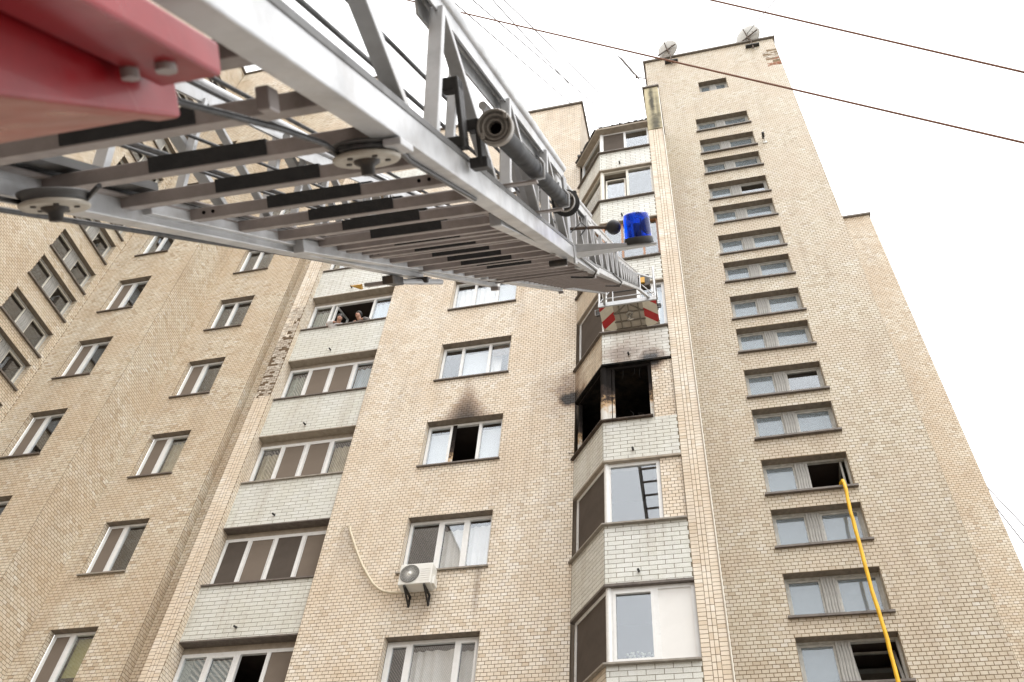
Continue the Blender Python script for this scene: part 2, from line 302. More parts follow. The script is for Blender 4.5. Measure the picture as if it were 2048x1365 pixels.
# ------------------------------------------------------------------ mesh helpers
WORLDLOC = {}
class MB:
    def __init__(s): s.v = []; s.f = []; s.m = []; s.sm = []
    def add(s, vs, fs, mi=0, smooth=False):
        o = len(s.v); s.v += [tuple(map(float, p)) for p in vs]
        for f in fs: s.f.append(tuple(i + o for i in f)); s.m.append(mi); s.sm.append(smooth)
        return s
    def hexa(s, c, mi=0):                  # 8 corners: 4 of one face, 4 of the other
        return s.add(c, [(0, 3, 2, 1), (4, 5, 6, 7), (0, 1, 5, 4), (1, 2, 6, 5), (2, 3, 7, 6), (3, 0, 4, 7)], mi)
    def box(s, x0, x1, y0, y1, z0, z1, mi=0):
        return s.hexa([(x0, y0, z0), (x1, y0, z0), (x1, y1, z0), (x0, y1, z0), (x0, y0, z1), (x1, y0, z1), (x1, y1, z1), (x0, y1, z1)], mi)
    def fbox(s, F, u0, u1, d0, d1, z0, z1, mi=0):
        return s.hexa([F(u0, d0, z0), F(u1, d0, z0), F(u1, d1, z0), F(u0, d1, z0), F(u0, d0, z1), F(u1, d0, z1), F(u1, d1, z1), F(u0, d1, z1)], mi)
    def quad(s, a, b, c, d, mi=0): return s.add([a, b, c, d], [(0, 1, 2, 3)], mi)
    def beam(s, p, q, w, h, up=(0, 0, 1), mi=0):
        p, q, up = Vector(p), Vector(q), Vector(up); d = (q - p).normalized(); x = d.cross(up).normalized(); y = x.cross(d)
        c = [e + x * a * w / 2 + y * b_ * h / 2 for e in (p, q) for a, b_ in ((-1, -1), (1, -1), (1, 1), (-1, 1))]
        return s.hexa(c, mi)
    def tube(s, pts, r, n=10, cap=True, mi=0, radii=None):
        pts = [Vector(p) for p in pts]; rings = []; prev = None
        for i, p in enumerate(pts):
            d = (pts[min(i + 1, len(pts) - 1)] - pts[max(i - 1, 0)]).normalized()
            if prev is None: x = d.orthogonal().normalized()
            else: x = (prev - d * prev.dot(d)).normalized()
            prev = x; y = d.cross(x); rr = radii[i] if radii else r
            rings.append([p + (x * math.cos(k * 2 * math.pi / n) + y * math.sin(k * 2 * math.pi / n)) * rr for k in range(n)])
        vs = [v for rg in rings for v in rg]; fs = []
        for i in range(len(rings) - 1):
            for k in range(n): fs.append((i * n + k, i * n + (k + 1) % n, (i + 1) * n + (k + 1) % n, (i + 1) * n + k))
        s.add(vs, fs, mi, True)
        if cap: s.add(rings[0], [tuple(range(n))[::-1]], mi); s.add(rings[-1], [tuple(range(n))], mi)
        return s
    def lathe(s, base, axis, prof, n=24, mi=0):       # prof: (radius, height along axis)
        a = Vector(axis).normalized(); x = a.orthogonal().normalized(); y = a.cross(x); base = Vector(base)
        vs = [base + a * h + (x * math.cos(k * 2 * math.pi / n) + y * math.sin(k * 2 * math.pi / n)) * max(r, 1e-5) for r, h in prof for k in range(n)]
        fs = [(i * n + k, i * n + (k + 1) % n, (i + 1) * n + (k + 1) % n, (i + 1) * n + k) for i in range(len(prof) - 1) for k in range(n)]
        return s.add(vs, fs, mi, True)
    def ball(s, c, r, n=12, mi=0, sc=(1, 1, 1)):
        c = Vector(c); vs = []; fs = []; h = n // 2
        for i in range(h + 1):
            for k in range(n):
                th, ph = math.pi * i / h, 2 * math.pi * k / n
                vs.append(c + Vector((math.sin(th) * math.cos(ph) * sc[0], math.sin(th) * math.sin(ph) * sc[1], math.cos(th) * sc[2])) * r)
        for i in range(h):
            for k in range(n): fs.append((i * n + k, i * n + (k + 1) % n, (i + 1) * n + (k + 1) % n, (i + 1) * n + k))
        return s.add(vs, fs, mi, True)
    def build(s, name, mats, parent=None, bevel=0, **tags):
        if not isinstance(mats, (list, tuple)): mats = [mats]
        v = np.array(s.v, float); v[:, 2] += CZ
        org = np.array([(v[:, 0].min() + v[:, 0].max()) / 2, (v[:, 1].min() + v[:, 1].max()) / 2, v[:, 2].min()])
        me = bpy.data.meshes.new(name); me.from_pydata((v - org).tolist(), [], s.f)
        for k in mats: me.materials.append(M[k])
        me.polygons.foreach_set('material_index', s.m); me.polygons.foreach_set('use_smooth', s.sm); me.update()
        return link(name, me, org, parent, bevel, tags)
def link(name, me, org, parent, bevel=0, tags={}):
    o = bpy.data.objects.new(name, me); COL.objects.link(o)
    pl = WORLDLOC.get(parent.name, np.zeros(3)) if parent else np.zeros(3)
    if parent: o.parent = parent
    o.location = org - pl; WORLDLOC[o.name] = np.array(org, float)
    if bevel:
        bm_ = o.modifiers.new('bevel', 'BEVEL'); bm_.width = bevel; bm_.segments = 2; bm_.limit_method = 'ANGLE'
    for k, val in tags.items(): o[k] = val
    return o
def empty(name, loc, parent=None, **tags):
    loc = np.array(loc, float); loc[2] += CZ
    o = bpy.data.objects.new(name, None); COL.objects.link(o); o.empty_display_size = .1
    pl = WORLDLOC.get(parent.name, np.zeros(3)) if parent else np.zeros(3)
    if parent: o.parent = parent
    o.location = loc - pl; WORLDLOC[o.name] = loc
    for k, val in tags.items(): o[k] = val
    return o
def frontal(Y): return lambda u, d, z: (u, Y + d, z)          # wall facing the camera side (-Y)
def rightface(X): return lambda u, d, z: (X - d, u, z)         # wall facing +X, u runs along Y
def leftface(X): return lambda u, d, z: (X + d, u, z)          # wall facing -X

# ------------------------------------------------------------------ brickwork
ZB = 5.6                      # brick pieces are built from here up (the picture starts near 7.4)
BH = .076
BHW = .0955
def subtract(iv, holes):
    out = [iv]
    for a, b_ in holes:
        nx = []
        for c, d in out:
            if b_ <= c or a >= d: nx.append((c, d)); continue
            if a > c: nx.append((c, a))
            if b_ < d: nx.append((b_, d))
        out = nx
    return out
def bricks_rects(u0, u1, z0, z1, holes, BL, joint, stack=False, bh=BH, phase=0.):
    if BL > .28 and bh == BH: bh = BHW
    R_ = []
    k0 = int(math.floor(z0 / bh)); k1 = int(math.ceil(z1 / bh))
    for k in range(k0, k1):
        za, zb = max(z0, k * bh), min(z1, (k + 1) * bh)
        if zb - za < .02: continue
        off = phase if stack else phase + (.5 * BL if k % 2 else 0.)
        act = [h for h in holes if h[2] < zb - 1e-6 and h[3] > za + 1e-6]
        jobs = [(za, zb, p, q) for p, q in subtract((u0, u1), [(h[0], h[1]) for h in act])]
        for h in act:                                   # cut bricks under and over an opening
            for a, b_ in ((za, min(zb, h[2])), (max(za, h[3]), zb)):
                if b_ - a > .015 and h[1] > u0 and h[0] < u1: jobs.append((a, b_, max(u0, h[0]), min(u1, h[1])))
        for a, b_, p, q in jobs:
            i0 = int(math.floor((p - off) / BL)); i1 = int(math.ceil((q - off) / BL))
            for i in range(i0, i1):
                x, y = max(p, off + i * BL), min(q, off + (i + 1) * BL)
                if y - x < .02: continue
                R_.append((x + joint / 2, y - joint / 2, a + joint / 2 * (b_ - a > .05), b_ - joint / 2 * (b_ - a > .05)))
    return np.array(R_)
SEP = {}                       # candidate single bricks, collected per kind
def brick_mesh(name, F, R_, mat, parent, proud=.003, jit=.0012, sep_kind=None, full=None, **tags):
    if len(R_) == 0: return None
    n = len(R_); pr = -proud - rng.random(n) * jit
    P0 = np.array(F(0, 0, 0)); U = np.array(F(1, 0, 0)) - P0; D = np.array(F(0, 1, 0)) - P0
    u0, u1, z0, z1 = R_.T
    j = (rng.random((n, 4)) - .5) * .002
    u0, u1, z0, z1 = u0 + j[:, 0], u1 + j[:, 1], z0 + j[:, 2], z1 + j[:, 3]
    keep = np.ones(n, bool)
    if sep_kind:
        uc, zc = (u0 + u1) / 2, (z0 + z1) / 2
        C_ = P0 + uc[:, None] * U + zc[:, None] * np.array([0, 0, 1.])
        c = C_ @ CAMR; px = 1024 + FPX * c[:, 0] / c[:, 1]; py = 682.5 - FPX * c[:, 2] / c[:, 1]
        ok = (px > 5) & (px < 2043) & (py > 5) & (py < 1360) & (abs((u1 - u0) - full) < .012) & ((z1 - z0) > .060)
        for (x, y, z, a, b_, c_, s_) in SOOT: ok &= (((C_ - [x, y, z]) / [a, b_, c_]) ** 2).sum(1) > 2.2
        size = FPX / c[:, 1] * np.abs((U @ CAMR[:, 0])) * (u1 - u0)
        SEP.setdefault(sep_kind, []).append((np.where(ok)[0], size, C_, U, D, parent, mat, None))
        SEP[sep_kind][-1] = (np.where(ok)[0], size, C_, U, D, parent, mat, dict(name=name, n=n, u0=u0, u1=u1, z0=z0, z1=z1, pr=pr, P0=P0, U=U, D=D, tags=tags))
        return SEP[sep_kind][-1]
    return emit_bricks(dict(name=name, n=n, u0=u0, u1=u1, z0=z0, z1=z1, pr=pr, P0=P0, U=U, D=D, tags=tags), keep, mat, parent)
def emit_bricks(d, keep, mat, parent):
    u0, u1, z0, z1, pr = (d[k][keep] for k in ('u0', 'u1', 'z0', 'z1', 'pr')); n = len(u0)
    P0, U, D = d['P0'], d['U'], d['D']; ZZ = np.array([0, 0, 1.])
    V = np.empty((n, 8, 3)); bev = .0008
    for i, (a, z) in enumerate(((u0, z0), (u1, z0), (u1, z1), (u0, z1))):
        du = bev if i in (0, 3) else -bev; dz = bev if i in (0, 1) else -bev
        V[:, i] = P0 + (a + du)[:, None] * U + pr[:, None] * D + (z + dz)[:, None] * ZZ
        V[:, i + 4] = P0 + a[:, None] * U + .004 * D + z[:, None] * ZZ
    V = V.reshape(-1, 3); V[:, 2] += CZ
    org = np.array([V[:, 0].mean(), V[:, 1].mean(), V[:, 2].min()]); V -= org
    base = np.array([[0, 1, 2, 3], [0, 4, 5, 1], [1, 5, 6, 2], [2, 6, 7, 3], [3, 7, 4, 0]])
    Fc = (np.arange(n)[:, None, None] * 8 + base).reshape(-1, 4)
    me = bpy.data.meshes.new(d['name']); me.vertices.add(len(V)); me.vertices.foreach_set('co', V.ravel())
    me.loops.add(Fc.size); me.loops.foreach_set('vertex_index', Fc.ravel().astype(np.int32))
    me.polygons.add(len(Fc)); me.polygons.foreach_set('loop_start', np.arange(0, Fc.size, 4, dtype=np.int32))
    at = me.attributes.new('rnd', 'FLOAT', 'POINT'); at.data.foreach_set('value', np.repeat(rng.random(n), 8).astype(np.float32))
    me.materials.append(M[mat]); me.update(); me.validate(); me.shade_flat()
    return link(d['name'], me, org, parent, 0, dict(kind='stuff', **d['tags']))
def wall_sheet(name, F, u0, u1, z0, z1, holes, mat, parent, thick=.0, low=None):
    us = sorted({u0, u1} | {h[i] for h in holes for i in (0, 1) if u0 < h[i] < u1})
    zs = sorted({z0, z1} | {h[i] for h in holes for i in (2, 3) if z0 < h[i] < z1})
    mb = MB()
    for a, b_ in zip(us[:-1], us[1:]):
        for c, d in zip(zs[:-1], zs[1:]):
            um, zm = (a + b_) / 2, (c + d) / 2
            if any(h[0] < um < h[1] and h[2] < zm < h[3] for h in holes): continue
            mb.quad(F(a, 0, c), F(b_, 0, c), F(b_, 0, d), F(a, 0, d))
    mats = [mat]
    if low is not None:
        mb.quad(F(u0, 0, low), F(u1, 0, low), F(u1, 0, z0), F(u0, 0, z0), 1); mats.append('flat')
    if thick:                                      # closed back, so the wall has depth
        mb.quad(F(u0, thick, z1), F(u1, thick, z1), F(u1, 0, z1), F(u0, 0, z1))
    return mb.build(name, mats, parent)
def brick_wall(name, F, u0, u1, z1, holes, mat, mortar, parent, BL=.126, joint=.0100, z0=ZB, low=-CZ, skip=(), sep=None, phase=0., bh=BH):
    w = wall_sheet(name, F, u0, u1, z0, z1, holes, mortar, parent, .25, low)
    R_ = bricks_rects(u0, u1, z0, z1, list(holes) + list(skip), BL, joint, phase=phase, bh=bh)
    brick_mesh('brickwork', F, R_, mat, w, sep_kind=sep, full=BL - joint)
    return w
def reveal(F, u0, u1, z0, z1, depth, mat, mortar, parent, soff='soffit'):
    """brick jambs and the lintel soffit of an opening"""
    for uu, sgn in ((u0, 1), (u1, -1)):
        G = (lambda uu, sgn: (lambda s, d, z: F(uu - sgn * d, s, z)))(uu, sgn)
        wj = MB().quad(G(0, 0, z0), G(depth, 0, z0), G(depth, 0, z1), G(0, 0, z1)).build('jamb', mortar, parent)
        brick_mesh('brickwork', G, bricks_rects(0, depth, z0, z1, [], .126, .0100, phase=.05), mat, wj, proud=.003)
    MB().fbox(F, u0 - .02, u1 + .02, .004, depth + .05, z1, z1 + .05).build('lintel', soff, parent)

# ------------------------------------------------------------------ windows
def frame_rect(mb, F, u0, u1, z0, z1, d, w=.06, th=.06, mi=0):
    mb.fbox(F, u0, u0 + w, d, d + th, z0, z1, mi); mb.fbox(F, u1 - w, u1, d, d + th, z0, z1, mi)
    mb.fbox(F, u0 + w, u1 - w, d, d + th, z0, z0 + w, mi); mb.fbox(F, u0 + w, u1 - w, d, d + th, z1 - w, z1, mi)
def curtain_mesh(F, u0, u1, z0, z1, d, waves=9, amp=.02):
    n = max(6, int((u1 - u0) * waves * 4)); mb = MB(); vs = []
    for i in range(n + 1):
        u = u0 + (u1 - u0) * i / n; dd = d + amp * math.sin(i * .9 + 3 * math.sin(i * .13)) + amp * .4 * math.sin(i * .37)
        vs += [F(u, dd, z0), F(u, dd, z1)]
    mb.add(vs, [(2 * i, 2 * i + 2, 2 * i + 3, 2 * i + 1) for i in range(n)], 0, True); return mb
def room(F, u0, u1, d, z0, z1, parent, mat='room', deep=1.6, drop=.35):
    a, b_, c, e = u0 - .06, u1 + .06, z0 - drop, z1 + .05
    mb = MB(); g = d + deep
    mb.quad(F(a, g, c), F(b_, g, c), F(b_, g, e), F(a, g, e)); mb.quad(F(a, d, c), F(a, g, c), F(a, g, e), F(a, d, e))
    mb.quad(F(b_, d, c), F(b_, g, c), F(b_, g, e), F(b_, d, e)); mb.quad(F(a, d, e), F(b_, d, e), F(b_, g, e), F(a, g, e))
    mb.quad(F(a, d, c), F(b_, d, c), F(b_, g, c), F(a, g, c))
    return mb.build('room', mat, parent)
def window(F, u0, u1, z0, z1, d, splits, panes, parent, frame='pvc', fw=.055, sill='sill', sill_out=.06, sill_ext=.04, glass='glass',
           roommat='room', name='window', mull=None, rm=True, deep=1.6, sash=()):
    """splits: inner mullion centres; panes: one code per light
       g glass, n net, N dark net, o open, c/b/s/d/y curtain behind glass, B blind, p infill panel, h half curtain"""
    mb = MB(); frame_rect(mb, F, u0, u1, z0, z1, d, fw, .07)
    mw = mull or fw * 1.1
    for s_ in splits: mb.fbox(F, s_ - mw / 2, s_ + mw / 2, d - .003, d + .068, z0 + fw, z1 - fw)
    W = mb.build(name, frame, parent)
    ed = [u0 + fw] + [x for s_ in splits for x in (s_ - mw / 2, s_ + mw / 2)] + [u1 - fw]
    for i, code in enumerate(panes):
        a, b_ = ed[2 * i], ed[2 * i + 1]; za, zb = z0 + fw, z1 - fw
        if i in sash:
            s2 = MB(); frame_rect(s2, F, a, b_, za, zb, d - .012, .045, .05); s2.build('sash', frame, W)
            a, b_, za, zb = a + .045, b_ - .045, za + .045, zb - .045
        if code == 'p': MB().fbox(F, a, b_, d + .02, d + .045, za, zb).build('infill_panel', 'panel_white', W); continue
        if code in 'nN': MB().fbox(F, a + .004, b_ - .004, d + .012, d + .016, za, zb).build('mosquito_net', 'net' if code == 'n' else 'net_dark', W)
        if code == 'n' and not sash:
            s2 = MB(); frame_rect(s2, F, a + .01, b_ - .01, za, zb, d - .004, .018, .014); s2.build('net_frame', 'pvc', W)
        if code not in 'onN': MB().fbox(F, a, b_, d + .03, d + .036, za, zb).build('pane', glass, W)
        cm = {'c': 'curtain', 'b': 'curtain_blue', 's': 'curtain_sage', 'd': 'curtain_sand', 'y': 'curtain_lime', 'h': 'curtain', 'f': 'sky_reflection'}.get(code)
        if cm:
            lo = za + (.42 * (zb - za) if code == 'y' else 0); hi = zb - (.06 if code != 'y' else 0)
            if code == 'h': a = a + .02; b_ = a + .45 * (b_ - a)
            curtain_mesh(F, a - .03, b_ + .03, lo - .1, hi, d + .17, 9 if code not in 'yf' else 3, .022 if code not in 'yf' else .004).build('curtain', cm, W)  # code f: flat sheet with reflected sky painted in, not cloth
        if code == 'B':
            s2 = MB(); nn = int((zb - za) / .03)
            for k in range(nn): s2.fbox(F, a, b_, d + .07, d + .085, za + k * .03, za + k * .03 + .024)
            s2.build('blind', 'blind', W)
    if sill: 
        s2 = MB(); x0, x1 = u0 - sill_ext, u1 + sill_ext
        s2.hexa([F(x0, -sill_out, z0 - .045), F(x1, -sill_out, z0 - .045), F(x1, d, z0 - .012), F(x0, d, z0 - .012),
                 F(x0, -sill_out, z0 - .010), F(x1, -sill_out, z0 - .010), F(x1, d, z0 + .010), F(x0, d, z0 + .010)])
        s2.build('sill', sill, W)
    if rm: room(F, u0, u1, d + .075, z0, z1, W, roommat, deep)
    return W

# ------------------------------------------------------------------ ground
g = MB().quad((-300, -300, -CZ), (300, -300, -CZ), (300, 300, -CZ), (-300, 300, -CZ)).build('ground', 'asphalt'); g['kind'] = 'structure'

# ------------------------------------------------------------------ the apartment building
BLD = empty('apartment_building', (-6, 16, -CZ), label='tall cream brick apartment building with glazed balconies and a fire-blackened bay', category='building')
YT, YM, YL, YB, YWB, YWA, YK = 14.63, 13.92, 13.97, 12.89, 13.79, 12.49, 20.55
XW = -17.37
FT, FM, FL, FB, FWB, FWA, FK, FW = frontal(YT), frontal(YM), frontal(YL), frontal(YB), frontal(YWB), frontal(YWA), frontal(YK), rightface(XW)
ROOF_T, ROOF_M, ROOF_L = 33.63, 29.64, 35.54

# -- stair tower wall with its paired landing windows
tw = []                                              # (lintel, sill, kind)
for k in range(8):
    tw.append((28.27 - 2.8 * k, 27.40 - 2.8 * k, 'te%d' % k))
    if k < 7: tw.append((26.78 - 2.8 * k, 25.88 - 2.8 * k, 'to%d' % k))
tw.append((31.06, 30.24, 'top'))
TX0, TX1 = .966, 2.666
holes = [((TX0, TX1) if k != 'top' else (1.30, 2.29)) + (s, l) for l, s, k in tw]
chip = [(3.95, 4.4, 32.50, 32.70), (3.78, 4.4, 32.10, 32.50), (3.84, 4.4, 31.80, 32.10), (4.05, 4.4, 31.5, 31.8), (4.2, 4.4, 31.3, 31.5)]
tower = brick_wall('tower_wall', FT, -.52, 4.32, ROOF_T, holes, 'brick_tower', 'mortar', BLD, skip=chip, sep='brick', BL=.128, bh=.078)
brick_mesh('exposed_brickwork', frontal(YT + .035), bricks_rects(3.76, 4.31, 31.95, 32.72, [], .24, .02), 'brick_old', tower, proud=.018, jit=.03)
brick_mesh('red_brickwork', frontal(YT + .035), bricks_rects(3.80, 4.31, 31.28, 31.95, [], .25, .02), 'brick_red', tower, proud=.02, jit=.03)
G = leftface(-.52)
brick_wall('tower_side_wall', G, YT, 19, ROOF_T, [], 'brick', 'mortar', BLD, z0=29.7, low=None)
G = rightface(4.32)
wall_sheet('tower_side_wall', G, YT, YK, ZB, ROOF_T, [], 'flat', BLD, 0, -CZ)
MB().box(-.60, 4.40, YT - .08, 20, ROOF_T, ROOF_T + .09).build('roof_coping', 'concrete', BLD)
wall_sheet('tower_back_wall', lambda u, d, z: (u, 20 - d, z), -.52, 4.32, 20, ROOF_T, [], 'flat', BLD)
for l, s, k in tw:
    x0, x1 = (TX0, TX1) if k != 'top' else (1.30, 2.29)
    dd = .19
    reveal(FT, x0, x1, s, l, dd, 'brick_tower', 'mortar', BLD)
    a, b_ = (1.62, 1.88) if k != 'top' else (1.70, 1.88)
    mb = MB(); frame_rect(mb, FT, x0, x1, s, l, dd - .01, .045, .08)
    W = mb.build('window', 'frame_grey', BLD)
    s2 = MB(); nb = 5 if k != 'top' else 3; w_ = (b_ - a) / nb
    for i in range(nb):
        MB().fbox(FT, a + i * w_ + .003, a + (i + 1) * w_ - .003, dd - .025 + .006 * (i % 2), dd + .05, s + .02, l - .02).build('plank', 'wood_grey', W)
    for i, (p, q) in enumerate(((x0 + .045, a), (b_, x1 - .045))):
        za, zb = s + .045, l - .045
        opened = i == 1 and k in ('to5', 'te7', 'te1x')
        if opened:
            if k == 'to5':                              # casement swung inwards against the jamb
                sb = MB(); H = lambda u, d_, z: (q - .04 + d_ * 1.0 - .03 * 0, YT + dd + .05 + u, z)
                frame_rect(sb, H, 0, .62, za, zb, -.06, .045, .04); sb.build('sash', 'frame_grey', W)
                MB().fbox(H, .045, .575, -.042, -.038, za + .045, zb - .045).build('pane', 'glass', W)
            else:
                sb = MB(); tl = .30
                H = lambda u, d_, z: (u, YT + dd + .04 + d_ + tl * (z - za) / (zb - za), z)
                frame_rect(sb, H, p, q, za, zb, 0, .045, .04); sb.build('sash', 'frame_grey', W)
                MB().fbox(H, p + .045, q - .045, .018, .022, za + .045, zb - .045).build('pane', 'glass', W)
            continue
        sb = MB(); frame_rect(sb, FT, p, q, za, zb, dd + .01, .04, .045); sb.build('sash', 'frame_grey', W)
        MB().fbox(FT, p + .04, q - .04, dd + .03, dd + .034, za + .04, zb - .04).build('pane', 'glass' if (i == 1 and k in ('to4', 'to1')) else 'glass_dusty', W)
    x0s, x1s = x0 - .05, x1 + .05
    if k != 'top':
        so_ = .07 + random.uniform(-.01, .015); tl = random.uniform(-.012, .012)
        MB().hexa([FT(x0s, -so_, s - .06 + tl), FT(x1s, -so_, s - .06 - tl), FT(x1s, dd, s - .03), FT(x0s, dd, s - .03), FT(x0s, -so_, s - .015 + tl), FT(x1s, -so_, s - .015 - tl), FT(x1s, dd, s + .012), FT(x0s, dd, s + .012)]).build('sill', 'sill', W)
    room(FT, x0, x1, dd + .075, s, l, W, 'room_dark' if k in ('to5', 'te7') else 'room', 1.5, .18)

# -- rear block beside the tower
blk = brick_wall('rear_block_wall', FK, 4.32, 7.0, ROOF_M - .05, [], 'brick_dim_light', 'mortar', BLD, z0=11)
MB().box(4.32, 7.06, YK - .08, 26, ROOF_M - .05, ROOF_M + .04).build('roof_coping', 'concrete', BLD)

# -- pier between the bay and the tower
def pier(F, x0, x1, z0, z1, parent, mat, mortar, skips=()):
    w = wall_sheet('pier', F, x0, x1, z0, z1, [], mortar, parent, .3, -CZ)
    W_ = x1 - x0; c1, c2, c3 = x0 + W_ * .335, x0 + W_ * .50, x0 + W_ * .67
    j = .013
    for a, b_, bh in ((x0, c1, .078), (c3, x1, .078), (c1, c2, .126), (c2, c3, .126)):
        R_ = bricks_rects(a, b_, z0, z1, list(skips), 10, j * .7, stack=True, bh=bh, phase=a - 5)
        brick_mesh('brickwork', F, R_, mat, w)
    return w
PX0, PX1 = -.58, -.15
pr = pier(frontal(YB - .004), PX0, PX1, ZB, 24.75, BLD, 'brick', 'mortar')
MB().box(PX0 - .01, PX1 + .02, YB - .03, YT + .1, 24.75, 27.60).build('pier_plaster', 'plaster', BLD, .02)
MB().box(PX0 - .06, PX1 + .05, YB - .08, YT, 27.60, 27.68).build('pier_cap', 'concrete', BLD)
wall_sheet('pier_side', rightface(PX1), YB, YT, ZB, 24.75, [], 'flat', BLD, 0, -CZ)
wall_sheet('pier_side', leftface(PX0), YB, YT, 24.0, 27.6, [], 'mortar', BLD)
MB().tube([(PX1 + .02, YB - .02, z) for z in np.linspace(-CZ, 27.5, 24)], .014, 8).build('service_pipe', 'pvc_old', BLD)

# -- middle facade
ML0 = 22.785; MS0 = 21.40; MX0, MX1 = -6.41, -4.56
mrows = range(-1, 6)
mh = [(MX0, MX1, MS0 - 2.8 * k, ML0 - 2.8 * k) for k in mrows]
XMR = -2.875
brick_wall('facade_wall', FM, -8.24, XMR, ROOF_M, mh, 'brick', 'mortar', BLD, sep='brick', BL=.1243, bh=.073)
brick_wall('facade_side_wall', rightface(XMR), YM, 18, ROOF_M, [], 'brick', 'mortar', BLD, z0=22.5, low=None)
MB().box(-8.3, XMR + .06, YM - .07, 20, ROOF_M, ROOF_M + .10).build('roof_coping', 'concrete', BLD)
MB().box(-11.72, -8.3, YL + .01, 20, ROOF_M + .003, ROOF_M + .09).build('roof_coping', 'concrete', BLD)
brick_wall('facade_wall', FL, -10.84, -8.24, ROOF_M, [], 'brick', 'mortar', BLD, z0=27.13, low=None)
MB().box(-3.7, XMR - .02, YM + .02, YM + .5, -CZ, 25.2).build('facade_return', 'mortar', BLD)
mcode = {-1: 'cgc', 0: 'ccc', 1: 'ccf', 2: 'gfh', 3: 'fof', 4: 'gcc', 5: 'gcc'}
msplit = {2: (-5.86, -5.14), 3: (-5.83, -5.13), 4: (-5.72, -5.12), 5: (-5.93, -5.03)}
for k in mrows:
    z0, z1 = MS0 - 2.8 * k, ML0 - 2.8 * k; dd = .17
    reveal(FM, MX0, MX1, z0, z1, dd, 'brick', 'mortar', BLD)
    W = window(FM, MX0 + .01, MX1 - .01, z0 + .01, z1 - .01, dd, msplit.get(k, (-5.8, -5.15)), mcode[k], BLD, fw=.065,
           sill='sill_light' if k in (4,) else 'sill', roommat='room_dark' if k == 3 else 'room', sash=(1,) if k in (4,) else ((0, 2) if k == 5 else ()))
    if k == 2:
        MB().fbox(FM, -5.07, -4.64, dd + .05, dd + .06, z1 - .48, z1 - .09).build('roller_blind', 'net', W)
    if k == 3:
        MB().fbox(FM, -5.8, -5.7, dd - .006, dd - .001, z0 + .1, z1 - .05).build('scorch_trim', 'pvc_burnt', W)

# -- left balcony column: glazed loggias between glazed brick parapets
LL0, LS0 = 23.01, 21.53
LX0, LX1 = -10.84, -8.24
lcode = {-1: 'gggg', 0: 'dgng', 1: 'sob', 2: 'snnb', 3: 'dnnd', 4: 'NnNn', 5: 'BBon'}
for k in range(-2, 6):
    zt, zb = LS0 - 2.8 * k, LL0 - 2.8 * (k + 1)
    w = wall_sheet('balcony_parapet', FL, LX0, LX1, zb, zt, [], 'mortar_white', BLD, .12)
    brick_mesh('brickwork', FL, bricks_rects(LX0, LX1, zb, zt, [], .284, .0085), 'brick_white', w, proud=.003, sep_kind='long', full=.2755)
    if k >= 0: 
        c = MB().tube([FL(-9.66, .02, zb + .27), FL(-9.66, -.10, zb + .235)], .022, 10); c.build('drain_spout', 'iron', BLD)
    if k > -2:
        z0, z1 = LS0 - 2.8 * k, LL0 - 2.8 * k; dd = .24
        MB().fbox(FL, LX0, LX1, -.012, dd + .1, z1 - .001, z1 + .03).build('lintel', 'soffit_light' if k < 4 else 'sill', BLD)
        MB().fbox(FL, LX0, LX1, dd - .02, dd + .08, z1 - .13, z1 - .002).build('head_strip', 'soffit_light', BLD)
        W = window(FL, LX0 + .02, LX1 + .12, z0 + .015, z1 - .13, dd - .02, (-10.21, -9.56, -8.90) if k != 1 else (-10.21, -8.90), lcode[k], BLD, fw=.075, sill='sill' if k != 3 else 'sill_light', sill_out=.05, sill_ext=.0,
               roommat='room_dark', deep=1.3, mull=.085 if k != 1 else .07, sash=(1,) if k == 5 else ())
        if k == 1:
            H = lambda u, d_, z: (-10.13 + d_ + .25 * u, YL + .25 + u, z)
            sb = MB(); frame_rect(sb, H, 0, .55, z0 + .06, z1 - .2, 0, .05, .045); sb.build('sash', 'pvc', W)
            MB().fbox(H, .05, .5, .02, .025, z0 + .11, z1 - .25).build('pane', 'glass', W)
# return, recess and pier left of the loggias
def ret(name, X, y0, y1, z1, mat='brick_dim_light', mortar='mortar_tan', z0=ZB): return brick_wall(name, rightface(X), y0, y1, z1, [], mat, mortar, BLD, z0=z0)
ret('return_wall', -10.84, 13.78, 14.3, ROOF_M, 'brick', 'mortar')
oldz = (15.95, 18.60)
P2X0, P2X1 = -11.28, -10.84
FP2 = frontal(13.78)
skips = [(P2X0 + .1, P2X1 + .01, 15.95, 18.35), (P2X0 - .01, P2X0 + .1, 16.05, 18.0), (P2X0 + .05, P2X0 + .12, 15.88, 16.1), (P2X0 + .06, P2X0 + .15, 18.0, 18.25), (P2X1 - .24, P2X1 + .01, 18.35, 18.62), (P2X1 - .16, P2X1 + .01, 18.6, 18.95), (P2X1 - .09, P2X1 + .01, 18.95, 19.3), (P2X1 - .05, P2X1 + .01, 19.3, 19.6)]
p2 = pier(FP2, P2X0, P2X1, ZB, ROOF_M, BLD, 'brick', 'mortar_tan', skips)
brick_mesh('exposed_brickwork', frontal(13.79), bricks_rects(P2X0 + .004, P2X1 - .004, 15.9, 19.6, [], .14, .013), 'brick_old', p2, proud=.006, jit=.018)
brick_wall('recess_wall', frontal(14.06), -11.72, P2X0 + .05, ROOF_M, [], 'brick_dim_light', 'mortar_tan', BLD)
